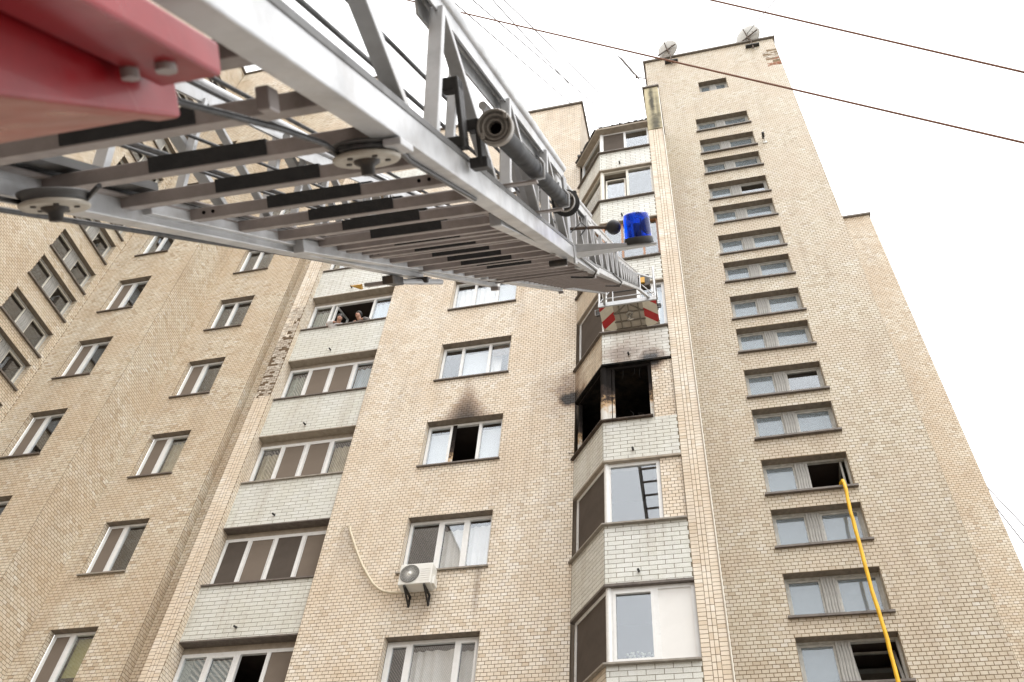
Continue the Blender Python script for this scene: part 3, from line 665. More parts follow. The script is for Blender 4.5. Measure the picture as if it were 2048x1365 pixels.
# wall B with two-light windows
ret('return_wall', -11.72, YWB, 14.07, ROOF_L)
WBX0, WBX1 = -13.90, -12.76
wbr = range(-2, 6)
brick_wall('facade_wall', FWB, -14.46, -11.72, ROOF_L, [(WBX0, WBX1, 21.97 - 2.8 * k, 23.417 - 2.8 * k) for k in wbr], 'brick_dim_light', 'mortar_tan', BLD, sep='brick')
ret('return_wall', -14.46, YWA, YWB, ROOF_L)
WAX0, WAX1 = -16.62, -15.53
war = range(-2, 5)
brick_wall('facade_wall', FWA, XW, -14.46, ROOF_L, [(WAX0, WAX1, 21.83 - 2.8 * k, 23.367 - 2.8 * k) for k in war], 'brick_dim_light', 'mortar_tan', BLD, sep='brick')
for (F, x0, x1, s0, l0, rows, cds) in ((FWB, WBX0, WBX1, 21.97, 23.417, wbr, {5: 'ny', 4: 'ng', 3: 'nd', 2: 'ng', 1: 'gg', 0: 'gg'}), (FWA, WAX0, WAX1, 21.83, 23.367, war, {4: 'gg', 3: 'ng', 2: 'ng', 1: 'ng', 0: 'gg'})):
    for k in rows:
        z0, z1 = s0 - 2.8 * k, l0 - 2.8 * k; dd = .15
        reveal(F, x0, x1, z0, z1, dd, 'brick_dim_light', 'mortar_tan', BLD)
        W = window(F, x0 + .01, x1 - .01, z0 + .01, z1 - .01, dd, (x0 + .44 * (x1 - x0),), cds.get(k, 'gg'), BLD, fw=.055, mull=.10, sill='sill_light' if k == 4 else 'sill', roommat='room')
MB().box(-14.46, -11.66, YWB - .07, 22, ROOF_L, ROOF_L + .1).build('roof_coping', 'concrete', BLD)
MB().box(XW - 3, -14.40, YWA - .07, 22, ROOF_L + .003, ROOF_L + .09).build('roof_coping', 'concrete', BLD)
wall_sheet('facade_side_wall', rightface(-11.72), 14.07, 22, ROOF_M, ROOF_L, [], 'flat', BLD)
# projecting wing on the far left, facing the yard
wy0, wy1 = 10.54, 12.26 - .02
wrows = []
for k in range(-4, 4): wrows += [(22.225 - 2.8 * k, 21.33 - 2.8 * k), (20.714 - 2.8 * k, 19.82 - 2.8 * k)]
wrows = [r for r in wrows if 10 < r[1] and r[0] < ROOF_L - 1]
brick_wall('wing_wall', FW, 6.2, YWA, ROOF_L, [(wy0, wy1, s, l) for l, s in wrows], 'brick_dim_light', 'mortar_tan', BLD, sep='brick', z0=10)
for i, (l, s) in enumerate(wrows):
    dd = .17
    reveal(FW, wy0, wy1, s, l, dd, 'brick_dim_light', 'mortar_tan', BLD)
    mb = MB(); frame_rect(mb, FW, wy0, wy1, s, l, dd - .01, .045, .08); W = mb.build('window', 'frame_grey', BLD)
    a, b_ = wy0 + .70, wy0 + 1.02; w_ = (b_ - a) / 5
    for j in range(5): MB().fbox(FW, a + j * w_ + .003, a + (j + 1) * w_ - .003, dd - .02 + .005 * (j % 2), dd + .05, s + .02, l - .02).build('plank', 'wood_grey', W)
    for (p, q) in ((wy0 + .045, a), (b_, wy1 - .045)):
        sb = MB(); frame_rect(sb, FW, p, q, s + .045, l - .045, dd + .01, .04, .045); sb.build('sash', 'pvc_old', W)
        MB().fbox(FW, p + .04, q - .04, dd + .03, dd + .034, s + .08, l - .08).build('pane', 'glass', W)
    MB().fbox(FW, wy0 - .05, wy1 + .06, -.07, dd, s - .04, s + .008).build('sill', 'sill', W)
    room(FW, wy0, wy1, dd + .075, s, l, W, 'room', 1.3, .15)
MB().box(XW - 3, XW + .08, 6.2, YWA - .08, ROOF_L, ROOF_L + .1).build('roof_coping', 'concrete', BLD)

# -- the bay: faceted balcony stack beside the pier
BX0, BX1 = -2.08, PX0
SX, SY = XMR, YM
sl_ = math.hypot(BX0 - SX, YB - SY); su = ((BX0 - SX) / sl_, (YB - SY) / sl_); sn = (su[1], -su[0])
if sn[1] > 0: sn = (-sn[0], -sn[1])
def FS(u, d, z): return (SX + su[0] * u - sn[0] * d, SY + su[1] * u - sn[1] * d, z)
bsill = [23.80, 21.10, 18.22, 15.46, 12.69, 10.08, 7.35]; bbot = [22.86 - 2.8 * k for k in range(7)]
def bay_band(z0, z1, out, mat, name, x1=BX1, inner=.30):
    """a polygon band that follows side and front, `out` proud of the bay faces"""
    mb = MB(); kx = out * math.tan((math.pi - math.acos(su[0])) / 2) if False else out * .47
    A = FS(-.02, -out, 0); Bc = (BX0 - kx, YB - out, 0); C_ = (x1, YB - out, 0)
    Ai = FS(-.02, inner, 0); Bi = (BX0 + inner * .47, YB + inner, 0); Ci = (x1, YB + inner, 0)
    for P, Q, Pi, Qi in ((A, Bc, Ai, Bi), (Bc, C_, Bi, Ci)):
        mb.hexa([(P[0], P[1], z0), (Q[0], Q[1], z0), (Qi[0], Qi[1], z0), (Pi[0], Pi[1], z0), (P[0], P[1], z1), (Q[0], Q[1], z1), (Qi[0], Qi[1], z1), (Pi[0], Pi[1], z1)])
    return mb
for k in range(7):
    zb, zt = bbot[k], bsill[k]
    w = wall_sheet('balcony_parapet', FB, BX0, BX1, zb, zt, [], 'mortar_white', BLD, .1)
    brick_mesh('brickwork', FB, bricks_rects(BX0, BX1, zb, zt, [], .284, .0085, phase=.11), 'brick_white', w, proud=.003, sep_kind='long', full=.2755)
    w = wall_sheet('balcony_parapet', FS, 0, sl_, zb, zt, [], 'mortar_white', BLD, .1)
    brick_mesh('brickwork', FS, bricks_rects(0, sl_, zb, zt, [], .284, .010), 'brick_white' if k in (0, 1, 4, 5) else 'brick_sidelong', w, proud=.003)
    bay_band(zb - .05, zb - .001, .012, 'soffit_light', 'slab').build('lintel', {3: 'char', 5: 'sill', 6: 'sill'}.get(k, 'soffit_light'), BLD)
    bay_band(zt - .005, zt + .028, .075, 'sill', 'sill', x1=BX1 if k != 4 else -1.05).build('sill', {4: 'sill_char', 5: 'sill_light', 6: 'sill_light'}.get(k, 'sill'), BLD)
    MB().tube([FB(-1.49, .02, zb + .215), FB(-1.49, -.10, zb + .18)], .022, 10).build('drain_spout', 'iron', BLD)
# glazing of the bay, front and side
def bay_glaze(k, fsplit, fcode, scode, frame, x1=BX1, sash=(), ssash=(), fw=.06, top=None):
    z0, z1 = bsill[k] + .028, (bbot[k - 1] - .05 if k else 25.12); dd = .07
    fm = window(FB, BX0 + .055, x1, z0, z1, dd, fsplit, fcode, BLD, frame=frame, fw=fw, sill=None, roommat='room' if k != 4 else 'char', rm=False, sash=sash)
    sm = window(FS, .03, sl_ - .02, z0, z1, dd, (), scode, BLD, frame=frame, fw=fw, sill=None, rm=False, sash=ssash)
    # corner post
    P = np.array(FS(sl_ - .02, dd, 0)); Q = np.array(FB(BX0 + .055, dd, 0))
    MB().tube([(float((P[0] + Q[0]) / 2), float((P[1] + Q[1]) / 2) + .03, z) for z in (z0, z1)], .055, 8).build('corner_post', frame, fm)
    # room behind
    rmat = 'char' if k == 4 else ('room_dark' if k in (3, 6) else 'room')
    mb = MB(); yb_ = YM + .25
    pts = [FS(.0, .15, 0), (BX0 + .1, YB + .16, 0), (BX1 - .02, YB + .16, 0), (BX1 - .02, yb_, 0), (SX + .02, yb_, 0)]
    for z in (z0 - .4, z1 + .03): mb.add([(p[0], p[1], z) for p in pts], [(0, 1, 2, 3, 4)])
    for a, b_ in ((2, 3), (3, 4), (4, 0)): mb.quad((pts[a][0], pts[a][1], z0 - .4), (pts[b_][0], pts[b_][1], z0 - .4), (pts[b_][0], pts[b_][1], z1 + .03), (pts[a][0], pts[a][1], z1 + .03))
    mb.build('room', rmat, fm)
    return fm
bay_glaze(0, (-1.31,), 'Ng', 'g', 'pvc')
w1 = bay_glaze(1, (-1.30,), 'og', 'g', 'pvc_old')
sb = MB(); H = lambda u, d, z: (u, YB + .10 + d - 0 + .10 * (z - 21.2) / 1.4, z)
frame_rect(sb, H, -1.94, -1.36, 21.20, 22.55, 0, .045, .04); sb.build('sash', 'pvc_old', w1); MB().fbox(H, -1.90, -1.40, .018, .022, 21.24, 22.5).build('pane', 'glass', w1)
bay_glaze(2, (-1.52, -.98), 'ggg', 'g', 'wood_brown', fw=.05)
bay_glaze(3, (-1.20, -.85), 'Ngb', 'N', 'pvc', fw=.07)
bay_glaze(5, (), 'g', 'N', 'pvc', x1=-1.0, fw=.075, ssash=())
w6 = bay_glaze(6, (-1.235,), 'gp', 'N', 'pvc', sash=(0,), fw=.07)
# brick infill right of the narrow windows
for k in (4, 5):
    z0, z1 = bsill[k] + (.028 if k == 5 else 0), bbot[k - 1] - .05
    w = wall_sheet('infill_wall', frontal(YB + .04), -1.0 if k == 5 else -1.03, BX1, z0, z1, [], 'mortar', BLD, .15)
    brick_mesh('brickwork', frontal(YB + .04), bricks_rects(-1.0 if k == 5 else -1.03, BX1, z0, z1, [], .126, .0100), 'brick', w)
# the burnt-out storey: frame stumps, no glass, charred room
z0, z1 = bsill[4] + .028, bbot[3] - .05
mb = MB(); frame_rect(mb, FB, BX0 + .055, -1.03, z0, z1, .07, .075, .07); frame_rect(mb, FB, BX0 + .13, BX0 + .25, z0, z1, .075, .05, .06)
wb = mb.build('window', 'pvc_burnt', BLD)
mb = MB(); frame_rect(mb, FS, .03, sl_ - .02, z0, z1, .07, .07, .07); mb.build('side_frame', 'pvc_burnt', wb)
mb = MB(); mb.tube([(BX0 + .02, YB + .10, z) for z in np.linspace(z0, z1, 12)], .075, 10); mb.build('corner_post', 'pvc_burnt', wb)
mb = MB(); yb_ = YM + 1.2
pts = [FS(.0, .15, 0), (BX0 + .1, YB + .16, 0), (BX1 - .02, YB + .16, 0), (BX1 - .02, yb_, 0), (SX + .02, yb_, 0)]
for z in (z0 - .4, z1 + .03): mb.add([(p[0], p[1], z) for p in pts], [(0, 1, 2, 3, 4)])
for a, b_ in ((2, 3), (3, 4), (4, 0)): mb.quad((pts[a][0], pts[a][1], z0 - .4), (pts[b_][0], pts[b_][1], z0 - .4), (pts[b_][0], pts[b_][1], z1 + .03), (pts[a][0], pts[a][1], z1 + .03))
mb.build('room', 'char', wb)
for i in range(9):                                   # hanging scraps and shards in the opening
    u = random.uniform(BX0 + .2, -1.12); L_ = random.uniform(.08, .32); up = i < 4
    z = z1 - .08 if up else z0 + .06
    mb = MB().tube([FB(u, .12, z), FB(u + random.uniform(-.05, .05), .10, z + (-L_ if up else L_ * .6)), FB(u + random.uniform(-.09, .09), .12, z + (-L_ * 1.4 if up else L_))], .006, 5, radii=[.010, .007, .002])
    mb.build('charred_scrap', 'char', wb)
for (u, zz, wd, n_) in ((-1.95, 14.6, .10, 9), (-1.72, 14.55, .09, 6), (-1.25, 14.2, .05, 3)):   # bare plaster on the back wall
    L_ = [FB(u + .03 * j + random.uniform(-.035, .035), 2.215, zz - .09 * j) for j in range(n_)]; R2 = [(p[0] + wd * random.uniform(.4, 1.1), p[1], p[2] + random.uniform(-.02, .02)) for p in L_]
    MB().add(L_ + R2, [(j, j + 1, n_ + j + 1, n_ + j) for j in range(n_ - 1)]).build('peeling_plaster', 'soffit_light', wb)
MB().beam(FS(-.1, -.10, 12.95), FS(.12, -.05, 12.78), .012, .012).build('bent_rod', 'iron', wb)
# roof of the bay
mb = bay_band(25.12, 25.22, .13, 'c', 'r'); mb.build('balcony_roof_edge', 'soffit_light', BLD)
mb = MB(); n_ = 26
for i in range(n_):                                  # ragged felt on top of the balcony roof
    a = BX0 + (BX1 - BX0) * i / n_; b_ = BX0 + (BX1 - BX0) * (i + 1) / n_; h = random.uniform(.02, .06)
    mb.box(a, b_ + .002, YB - .14 - random.uniform(0, .03), YB + .6, 25.22, 25.22 + h)
for i in range(14):
    a, b_ = sl_ * i / 14, sl_ * (i + 1) / 14
    mb.fbox(FS, a, b_, -.15 - random.uniform(0, .03), .5, 25.22, 25.22 + random.uniform(.02, .07))
mb.build('roofing_felt', 'felt', BLD)
MB().box(SX - .02, BX1, YM - .35, YM + 1.5, 25.2, 25.30).build('balcony_roof', 'felt', BLD)
MB().hexa([(SX + .02, YM - .1, 25.9), (SX + .55, YM - .15, 25.75), (SX + .55, YM + .4, 25.75), (SX + .02, YM + .4, 25.9), (SX + .02, YM - .1, 25.96), (SX + .55, YM - .15, 25.80), (SX + .55, YM + .4, 25.80), (SX + .02, YM + .4, 25.96)]).build('roof_patch', 'felt', BLD)

# -- the bricks that show largest become pieces of their own
def brick_object_mesh(name, L_, mat):
    mb = np.array([(-L_ / 2, -.0032, 0), (L_ / 2, -.0032, 0), (L_ / 2, -.0032, 1), (-L_ / 2, -.0032, 1)])
    h = (BHW - .0085) if L_ > .2 else (BH - .0100); v = []; e = .0012
    for (x, y, z), (sx_, sz_) in zip(mb, ((1, 1), (-1, 1), (-1, -1), (1, -1))): v.append((x + sx_ * e, -.0032, (z - .5) * h + sz_ * e))
    for (x, y, z) in mb: v.append((x, .004, (z - .5) * h))
    me = bpy.data.meshes.new(name); me.from_pydata(v, [], [(0, 1, 2, 3), (0, 4, 5, 1), (1, 5, 6, 2), (2, 6, 7, 3), (3, 7, 4, 0)])
    a = me.attributes.new('sep', 'FLOAT', 'POINT'); a.data.foreach_set('value', [1.0] * 8); me.materials.append(M[mat]); return me
for kind, items in SEP.items():
    allc = [(sz[i], gi, i) for gi, (ok, sz, *_r) in enumerate(items) for i in ok]
    allc.sort(key=lambda q: -q[0]); pick = {}
    for s_, gi, i in allc[:300]: pick.setdefault(gi, set()).add(i)
    meshes = {}
    for gi, (ok, sz, C_, U, D, par, mat, d) in enumerate(items):
        keep = np.ones(d['n'], bool)
        for i in pick.get(gi, ()):
            keep[i] = False
            key = (mat, kind)
            if key not in meshes: meshes[key] = brick_object_mesh('brick', .117 if kind == 'brick' else .2755, mat)
            c = C_[i].copy(); c[2] += CZ
            o = bpy.data.objects.new('brick', meshes[key]); COL.objects.link(o); o.parent = par
            o.location = c - WORLDLOC[par.name] - D * random.uniform(0, .001); o.rotation_euler = (0, 0, math.atan2(U[1], U[0]) + random.uniform(-.004, .004))
        emit_bricks(d, keep, mat, par)

# wing wall runs on towards the street, out of the picture
wall_sheet('wing_wall', FW, -26, 6.2, -CZ, ROOF_L, [], 'flat', BLD)
MB().box(XW - 3, XW + .08, -26, 6.2, ROOF_L + .002, ROOF_L + .1).build('roof_coping', 'concrete', BLD)
# unseen wing added behind the camera to darken the lower walls
wall_sheet('wing_wall', lambda u, d, z: (u, -26 - d, z), XW, 32, -CZ, 17.0, [], 'flat', BLD, 8)  # added unseen wing, only there to darken the lower walls
MB().box(XW, 32, -34, -25.9, 17.0, 17.12).build('roof_coping', 'concrete', BLD)  # top of the added unseen wing

# ------------------------------------------------------------------ aerial ladder
LW = np.array([.99945443, .03302799, 0.]); LN = np.array([.02527562, -.7648612, .64369906]); LD = np.array([-.02126009, .64334788, .76527872])
def LP(a, b_, t): return tuple(LW * a + LN * b_ + LD * t)
def lbox(mb, a0, a1, b0, b1, t0, t1, mi=0, bf=None):
    f0 = bf(t0) if bf else 0; f1 = bf(t1) if bf else 0
    return mb.hexa([LP(a0, b0 + f0, t0), LP(a1, b0 + f0, t0), LP(a1, b1 + f0, t0), LP(a0, b1 + f0, t0), LP(a0, b0 + f1, t1), LP(a1, b0 + f1, t1), LP(a1, b1 + f1, t1), LP(a0, b1 + f1, t1)], mi)
LADDER = empty('aerial_ladder', LP(-.99, .3, -1.6), label='extended silver turntable fire ladder with red cradle, rescue basket and blue beacon', category='fire ladder')
CTR = -.9925
SECS = [  # outer half width, t0, t1, bottom function, truss height, rail w, rail h
    (.4825, -1.5, 5.05, lambda t: .455, .50, .058, .070), (.4425, 2.25, 7.15, lambda t: .478 + .009 * max(0, t - 5), .47, .046, .055),
    (.410, 3.2, 11.3, lambda t: .500 + .0225 * (t - 5.5), .44, .044, .052), (.370, 6.4, 18.25, lambda t: .655 + .030 * (t - 11.1), .36, .044, .05)]
rung_me = {}
for si, (hw, t0, t1, bf, th, rw, rh) in enumerate(SECS):
    sec = empty('ladder_section', LP(CTR, bf(t0), t0), LADDER)
    nseg = 1 if si == 0 else 3
    for sgn in (-1, 1):
        o1, o2 = CTR + sgn * hw, CTR + sgn * (hw - rw)
        mb = MB(); ts = np.linspace(t0, t1, nseg + 1)
        for p, q in zip(ts[:-1], ts[1:]): lbox(mb, min(o1, o2), max(o1, o2), 0, rh, p, q, 0, bf)
        mb.build('lower_rail', 'alu', sec, .004)
        mb = MB()
        for p, q in zip(ts[:-1], ts[1:]): lbox(mb, min(o1, o2) - .003, max(o1, o2) + .003, rh - .004, rh + .014, p, q, 0, bf)
        mb.build('slide_strip', 'alu_dark', sec, .002)
        # inner foot flange seen from below
        mb = MB()
        fi0, fi1 = CTR + sgn * (hw - rw), CTR + sgn * (hw - rw - .03)
        for p, q in zip(ts[:-1], ts[1:]): lbox(mb, min(fi0, fi1), max(fi0, fi1), .055, .060, p, q, 0, bf)
        mb.build('rail_flange', 'alu_dirty', sec)
        # handrail with web plate
        hb = rh + th - .045; ah = CTR + sgn * (hw - .022)
        MB().tube([LP(ah, bf(t) + hb, t) for t in ts], .021 if si == 0 else .016, 14).build('handrail', 'alu', sec)
        mb = MB()
        for p, q in zip(ts[:-1], ts[1:]): lbox(mb, ah - .004, ah + .004, hb - .065, hb - .012, p, q, 0, bf)
        mb.build('handrail_web', 'alu', sec, .001)
        # braces, one mesh each
        t = 2.32 - .97 * 6 if si == 0 else t0 + .4
        pitch = .97 if si == 0 else (.80 if si < 3 else .62)
        while t < t1 - .15:
            for dt in (-.22, .51 * pitch / .97):
                tf = t + dt
                if t0 < tf < t1 and t0 < t < t1:
                    k = .030 if si == 0 else .022
                    up = LP(0, 0, 1)
                    MB().beam(LP(ah, bf(tf) + rh + .012, tf), LP(ah, bf(t) + hb - .055, t), k * .8, k * 1.3, LW).build('brace', 'alu', sec, .003)
            if si == 0: lbox(MB(), 0, 1, 0, 1, 0, 1)
            t += pitch
    # rungs
    k0 = math.ceil((t0 + .1 - 1.85) / .3); tt = 1.85 + .3 * k0; off = (0, .11, .2, .05)[si]; tt += off
    a0, a1 = CTR - hw + rw - .012, CTR + hw - rw + .012
    while tt < t1 - .08:
        if tt > -.9:
            mb = MB(); lbox(mb, a0, a1, .028, .062, tt, tt + .052, 0, bf); mb.build('rung', 'alu_dirty', sec, .003)
            if si < 2 and tt < 5.6:
                mb = MB(); lbox(mb, CTR - .145, CTR + .145, .031, .066, tt - .004, tt + .05, 0, bf)
                mb.build('tread_pad', 'rubber', sec)
            if si == 0 and int(round((tt - 1.85) / .3)) % 5 == 2:
                for aa in (a0 + .085, a0 + .115, a1 - .115, a1 - .085):
                    MB().tube([LP(aa, bf(tt) + .046, tt - .0015), LP(aa, bf(tt) + .046, tt + .004)], .0055, 10).build('bolt_hole', 'hole', sec)
        tt += .3
# wire ropes, pulleys
def rope(pts, r=.006, nm='wire_rope', mat='wire_rope'): MB().tube([LP(*p) for p in pts], r, 8).build(nm, mat, LADDER)
rope([(-1.56, .455, .2), (-1.545, .455, 1.6), (-1.50, .46, 2.7), (-1.44, .462, 3.95), (-1.435, .463, 4.9)], .0075)
for sgn in (-1, 1):                                   # inner slide guides above the rungs
    e = CTR + sgn * .425
    mb = MB(); lbox(mb, min(e, e - sgn * .035), max(e, e - sgn * .035), .532, .540, -1.4, 5.0); mb.build('guide_flange', 'alu', LADDER)
    mb = MB(); lbox(mb, min(e - sgn * .036, e - sgn * .085), max(e - sgn * .036, e - sgn * .085), .526, .548, -1.4, 2.2); mb.build('guide_pad', 'alu_dark', LADDER)
for bb, aa in ((.665, -.60), (.765, -.60), (.645, -1.36), (.74, -1.37)): rope([(aa, bb, -1.2), (aa, bb, 2.4), (aa, bb + .01, 5.0)], .0062)
for aa, bb in ((-.80, .56), (-1.18, .56), (-.86, .57), (-1.30, .60), (-.70, .60)): rope([(aa, bb, -1.0), (aa, bb + .01, 4.8)], .005)
def pulley(a, b_, t, r):
    P = empty('pulley', LP(a, b_, t), LADDER)
    MB().lathe(LP(a, b_, t), LN, [(0, -.004), (r * .25, -.004), (r * .28, .0), (r * .8, .001), (r * .95, -.002), (r, .002), (r, .006), (r * .9, .011), (0, .011)], 40).build('sheave', 'pulley', P)
    MB().lathe(LP(a, b_, t), LN, [(r * .9, .0105), (r * .88, .016), (r * .9, .021), (r * 1.02, .026), (r * 1.02, .032), (0, .033)], 40).build('groove', 'alu_dark', P)
    MB().lathe(LP(a, b_, t), LN, [(0, -.030), (r * .20, -.030), (r * .22, -.012), (r * .38, -.006), (r * .40, .0)], 18).build('hub', 'steel_dark', P)
    for k in range(5):
        an = k * 2 * math.pi / 5 + .4; c = np.array(LP(a, b_, t)) + (LW * math.cos(an) + LD * math.sin(an)) * r * .62
        MB().tube([c - LN * .0025, c + LN * .001], r * .085, 10).build('lightening_hole', 'steel_dark', P)
pulley(-.600, .425, 1.795, .072); pulley(-1.325, .420, 1.765, .074)
pr_ = [(-.72, .434, 1.10), (-.715, .435, 1.27), (-.66, .438, 1.50), (-.64, .440, 1.66)] + [(-.600 + .068 * math.cos(x), .442, 1.795 + .068 * math.sin(x)) for x in np.linspace(-2.4, 0.2, 9)] + [(-.555, .45, 1.97), (-.545, .452, 2.6)]
rope(pr_, .0065)
rope([(-1.40, .438, 1.0)] + [(-1.325 + .069 * math.cos(x), .438, 1.765 + .069 * math.sin(x)) for x in np.linspace(3.4, 1.2, 8)] + [(-1.2, .45, 1.75)], .006)
mb = MB(); lbox(mb, -.545, -.505, .436, .452, 1.74, 1.83); mb.build('pulley_bracket', 'alu', LADDER, .003)
mb = MB(); lbox(mb, -.625, -.600, .425, .465, 1.34, 1.38); mb.build('stop_block', 'alu_dirty', LADDER, .004)

# red cradle that carries the base section
CR = empty('cradle', LP(-.98, .2, -1.2), LADDER)
CS = .84
def prism(mb, a0, a1, prof):
    prof = [(t * CS, b_ * CS) for t, b_ in prof]
    n = len(prof); vs = [LP(a0, b_, t) for t, b_ in prof] + [LP(a1, b_, t) for t, b_ in prof]
    mb.add(vs, [tuple(range(n))[::-1], tuple(range(n, 2 * n))] + [(i, (i + 1) % n, n + (i + 1) % n, n + i) for i in range(n)]); return mb
for sgn in (1, -1):
    s_ = (lambda a: a * CS) if sgn == 1 else (lambda a: 2 * CTR - a * CS)
    mb = MB(); lbox(mb, min(s_(-.70), s_(-.60)), max(s_(-.70), s_(-.60)), .434 * CS, .484 * CS, -1.4, 1.19 * CS); mb.build('top_beam', 'red', CR, .005)
    prism(MB(), s_(-.76), s_(-.715), [(1.27, .411), (1.262, .468), (-1.5, .468), (-1.9, .05), (-1.4, -.10), (.75, .322)]).build('side_plate', 'red', CR, .006)
    for t in (1.10, .68, .2):
        MB().tube([LP(s_(-.690), .420 * CS, t * CS), LP(s_(-.690), .437 * CS, t * CS)], .011, 6).build('bolt', 'alu_dirty', CR)
    MB().tube([LP(s_(-.64), .424 * CS, .93), LP(s_(-.64), .436 * CS, .93)], .013, 6).build('bolt', 'alu_dirty', CR)
prism(MB(), 2 * CTR + .76 * CS, -.76 * CS, [(1.255, .414), (1.255, .424), (-1.5, .06), (-1.5, .04), (.75, .332)]).build('bottom_plate', 'red', CR, .003)
for sgn in (1, -1):                                  # uprights that tie the cradle to the base section
    mb = MB(); lbox(mb, CTR + sgn * .40 - .03, CTR + sgn * .40 + .03, .40, .46, -.9, .6); mb.build('tie_block', 'steel_dark', CR, .004)
# turntable under the cradle, on the truck deck (below the picture)
c0 = LP(-.98, -.05, -1.45)
TT = empty('turntable', (c0[0], c0[1], -CZ), LADDER)
MB().lathe((c0[0], c0[1], -CZ), (0, 0, 1), [(1.0, 0), (1.0, 1.1), (.9, 1.15), (.9, 1.3), (.5, 1.35), (.45, 2.0), (0, 2.02)], 32).build('pedestal', 'red', TT)
MB().box(c0[0] - .45, c0[0] + .45, c0[1] - .35, c0[1] + .35, -CZ + 1.9, c0[2] + .1).build('slewing_column', 'red', TT, .03)

# water pipe with couplings on the outside of the base section
WP = empty('water_pipe', LP(-.41, .585, 2.3), LADDER)
MB().tube([LP(-.410, .583, 2.36), LP(-.410, .590, 3.1), LP(-.411, .600, 3.86)], .029, 20).build('pipe', 'pipe_black', WP)
def storz(a, b_, t, r, nm='coupling'):
    c = LP(a, b_, t); ax = tuple(-LD)
    Cp = MB().lathe(c, ax, [(r * .62, -.07), (r * .70, -.055), (r * .72, -.03), (r * .95, -.028), (r, -.02), (r, .006), (r * .95, .012), (r * .86, .012), (r * .84, .002), (r * .76, .0), (r * .74, .006), (r * .64, .006), (r * .60, -.006), (r * .50, -.008), (r * .48, .0), (r * .38, .0), (r * .34, -.012), (r * .32, -.05)], 44).build(nm, 'coupling', WP)
    MB().lathe(c, ax, [(r * .33, -.025), (0, -.03)], 24).build('bore', 'hole', Cp)
    for an in (.6, .6 + math.pi):
        e = np.array(c) + (LW * math.cos(an) + LN * math.sin(an)) * r * .82 - LD * .008
        MB().beam(e - LD * .012, e + LD * .010, r * .22, r * .34, LN).build('lug', 'coupling', Cp, .002)
storz(-.408, .581, 2.30, .0485); storz(-.411, .604, 3.84, .045)
P_ = MB(); lbox(P_, -.475, -.36, .565, .655, 3.895, 3.905); P_.build('mounting_plate', 'iron', WP, .02)
MB().lathe(LP(-.411, .604, 3.893), tuple(LD), [(0, 0), (.060, 0), (.060, .01), (0, .01)], 32).build('mounting_plate', 'iron', WP)
for t in (2.45,):
    mb = MB(); lbox(mb, -.508, -.494, .545, .735, 2.30, 2.36); lbox(mb, -.545, -.494, .70, .735, 2.302, 2.358); lbox(mb, -.545, -.494, .545, .575, 2.302, 2.358); mb.build('bracket', 'iron', WP, .004)
mb = MB(); lbox(mb, -.500, -.462, .60, .63, 2.36, 2.42); lbox(mb, -.475, -.462, .50, .63, 2.36, 2.42); lbox(mb, -.50, -.45, .495, .525, 2.362, 2.418); mb.build('bracket', 'iron', WP, .004)
for t in (2.95, 3.65):
    MB().tube([LP(-.53, .545, t), LP(-.45, .545, t - .01), LP(-.375, .552, t), LP(-.372, .60, t), LP(-.385, .62, t)], .005, 8).build('pipe_clamp', 'alu', WP)
    mb = MB(); lbox(mb, -.54, -.40, .540, .548, t - .02, t + .03); mb.build('pipe_saddle', 'alu_dirty', WP, .002)

# blue beacon and spotlight at the end of the base section
BC = empty('beacon', LP(-.15, .49, 5.1), LADDER)
mb = MB(); mb.hexa([LP(-.53, .495, 5.03), LP(-.05, .487, 5.06), LP(-.05, .487, 5.14), LP(-.53, .470, 5.17), LP(-.53, .545, 5.03), LP(-.05, .497, 5.06), LP(-.05, .497, 5.14), LP(-.53, .52, 5.17)]); mb.build('bracket_arm', 'alu', BC, .004)
bc = LP(-.150, .499, 5.10)
MB().lathe(bc, LN, [(0, 0), (.082, 0), (.084, .004), (.081, .036), (.076, .040), (0, .040)], 40).build('base', 'iron', BC)
MB().lathe(bc, LN, [(.0765, .040), (.0775, .046), (.074, .15), (.070, .172), (.058, .181), (0, .184)], 40).build('dome', 'beacon', BC)
MB().lathe(bc, LN, [(0, .05), (.02, .05), (.02, .12), (0, .125)], 16).build('lamp', 'coupling', BC)
mb = MB(); e = np.array(bc) + LW * .025 + LN * .10
mb.lathe(tuple(e), tuple(LW * .9 + LD * -.3), [(.048, .03), (.04, .012), (.025, .0), (.006, -.004)], 20); mb.build('reflector', 'alu_dark', BC)
SPT = empty('spotlight', LP(-.285, .616, 5.1), LADDER)
MB().ball(LP(-.283, .616, 5.1), .043, 20).build('housing', 'iron', SPT)
MB().tube([LP(-.53, .63, 5.02), LP(-.40, .628, 5.08), LP(-.31, .618, 5.1)], .010, 8).build('arm', 'rust', SPT)
MB().tube([LP(-.53, .60, 5.0), LP(-.46, .66, 5.04), LP(-.43, .63, 5.05), LP(-.47, .585, 5.03)], .004, 6).build('cable', 'wire_rope', SPT)
for i in range(3): MB().tube([LP(-.53, .53, 4.93 + .05 * i), LP(-.53, .93, 4.98 + .05 * i)], .009, 8).build('end_post', 'alu', LADDER)
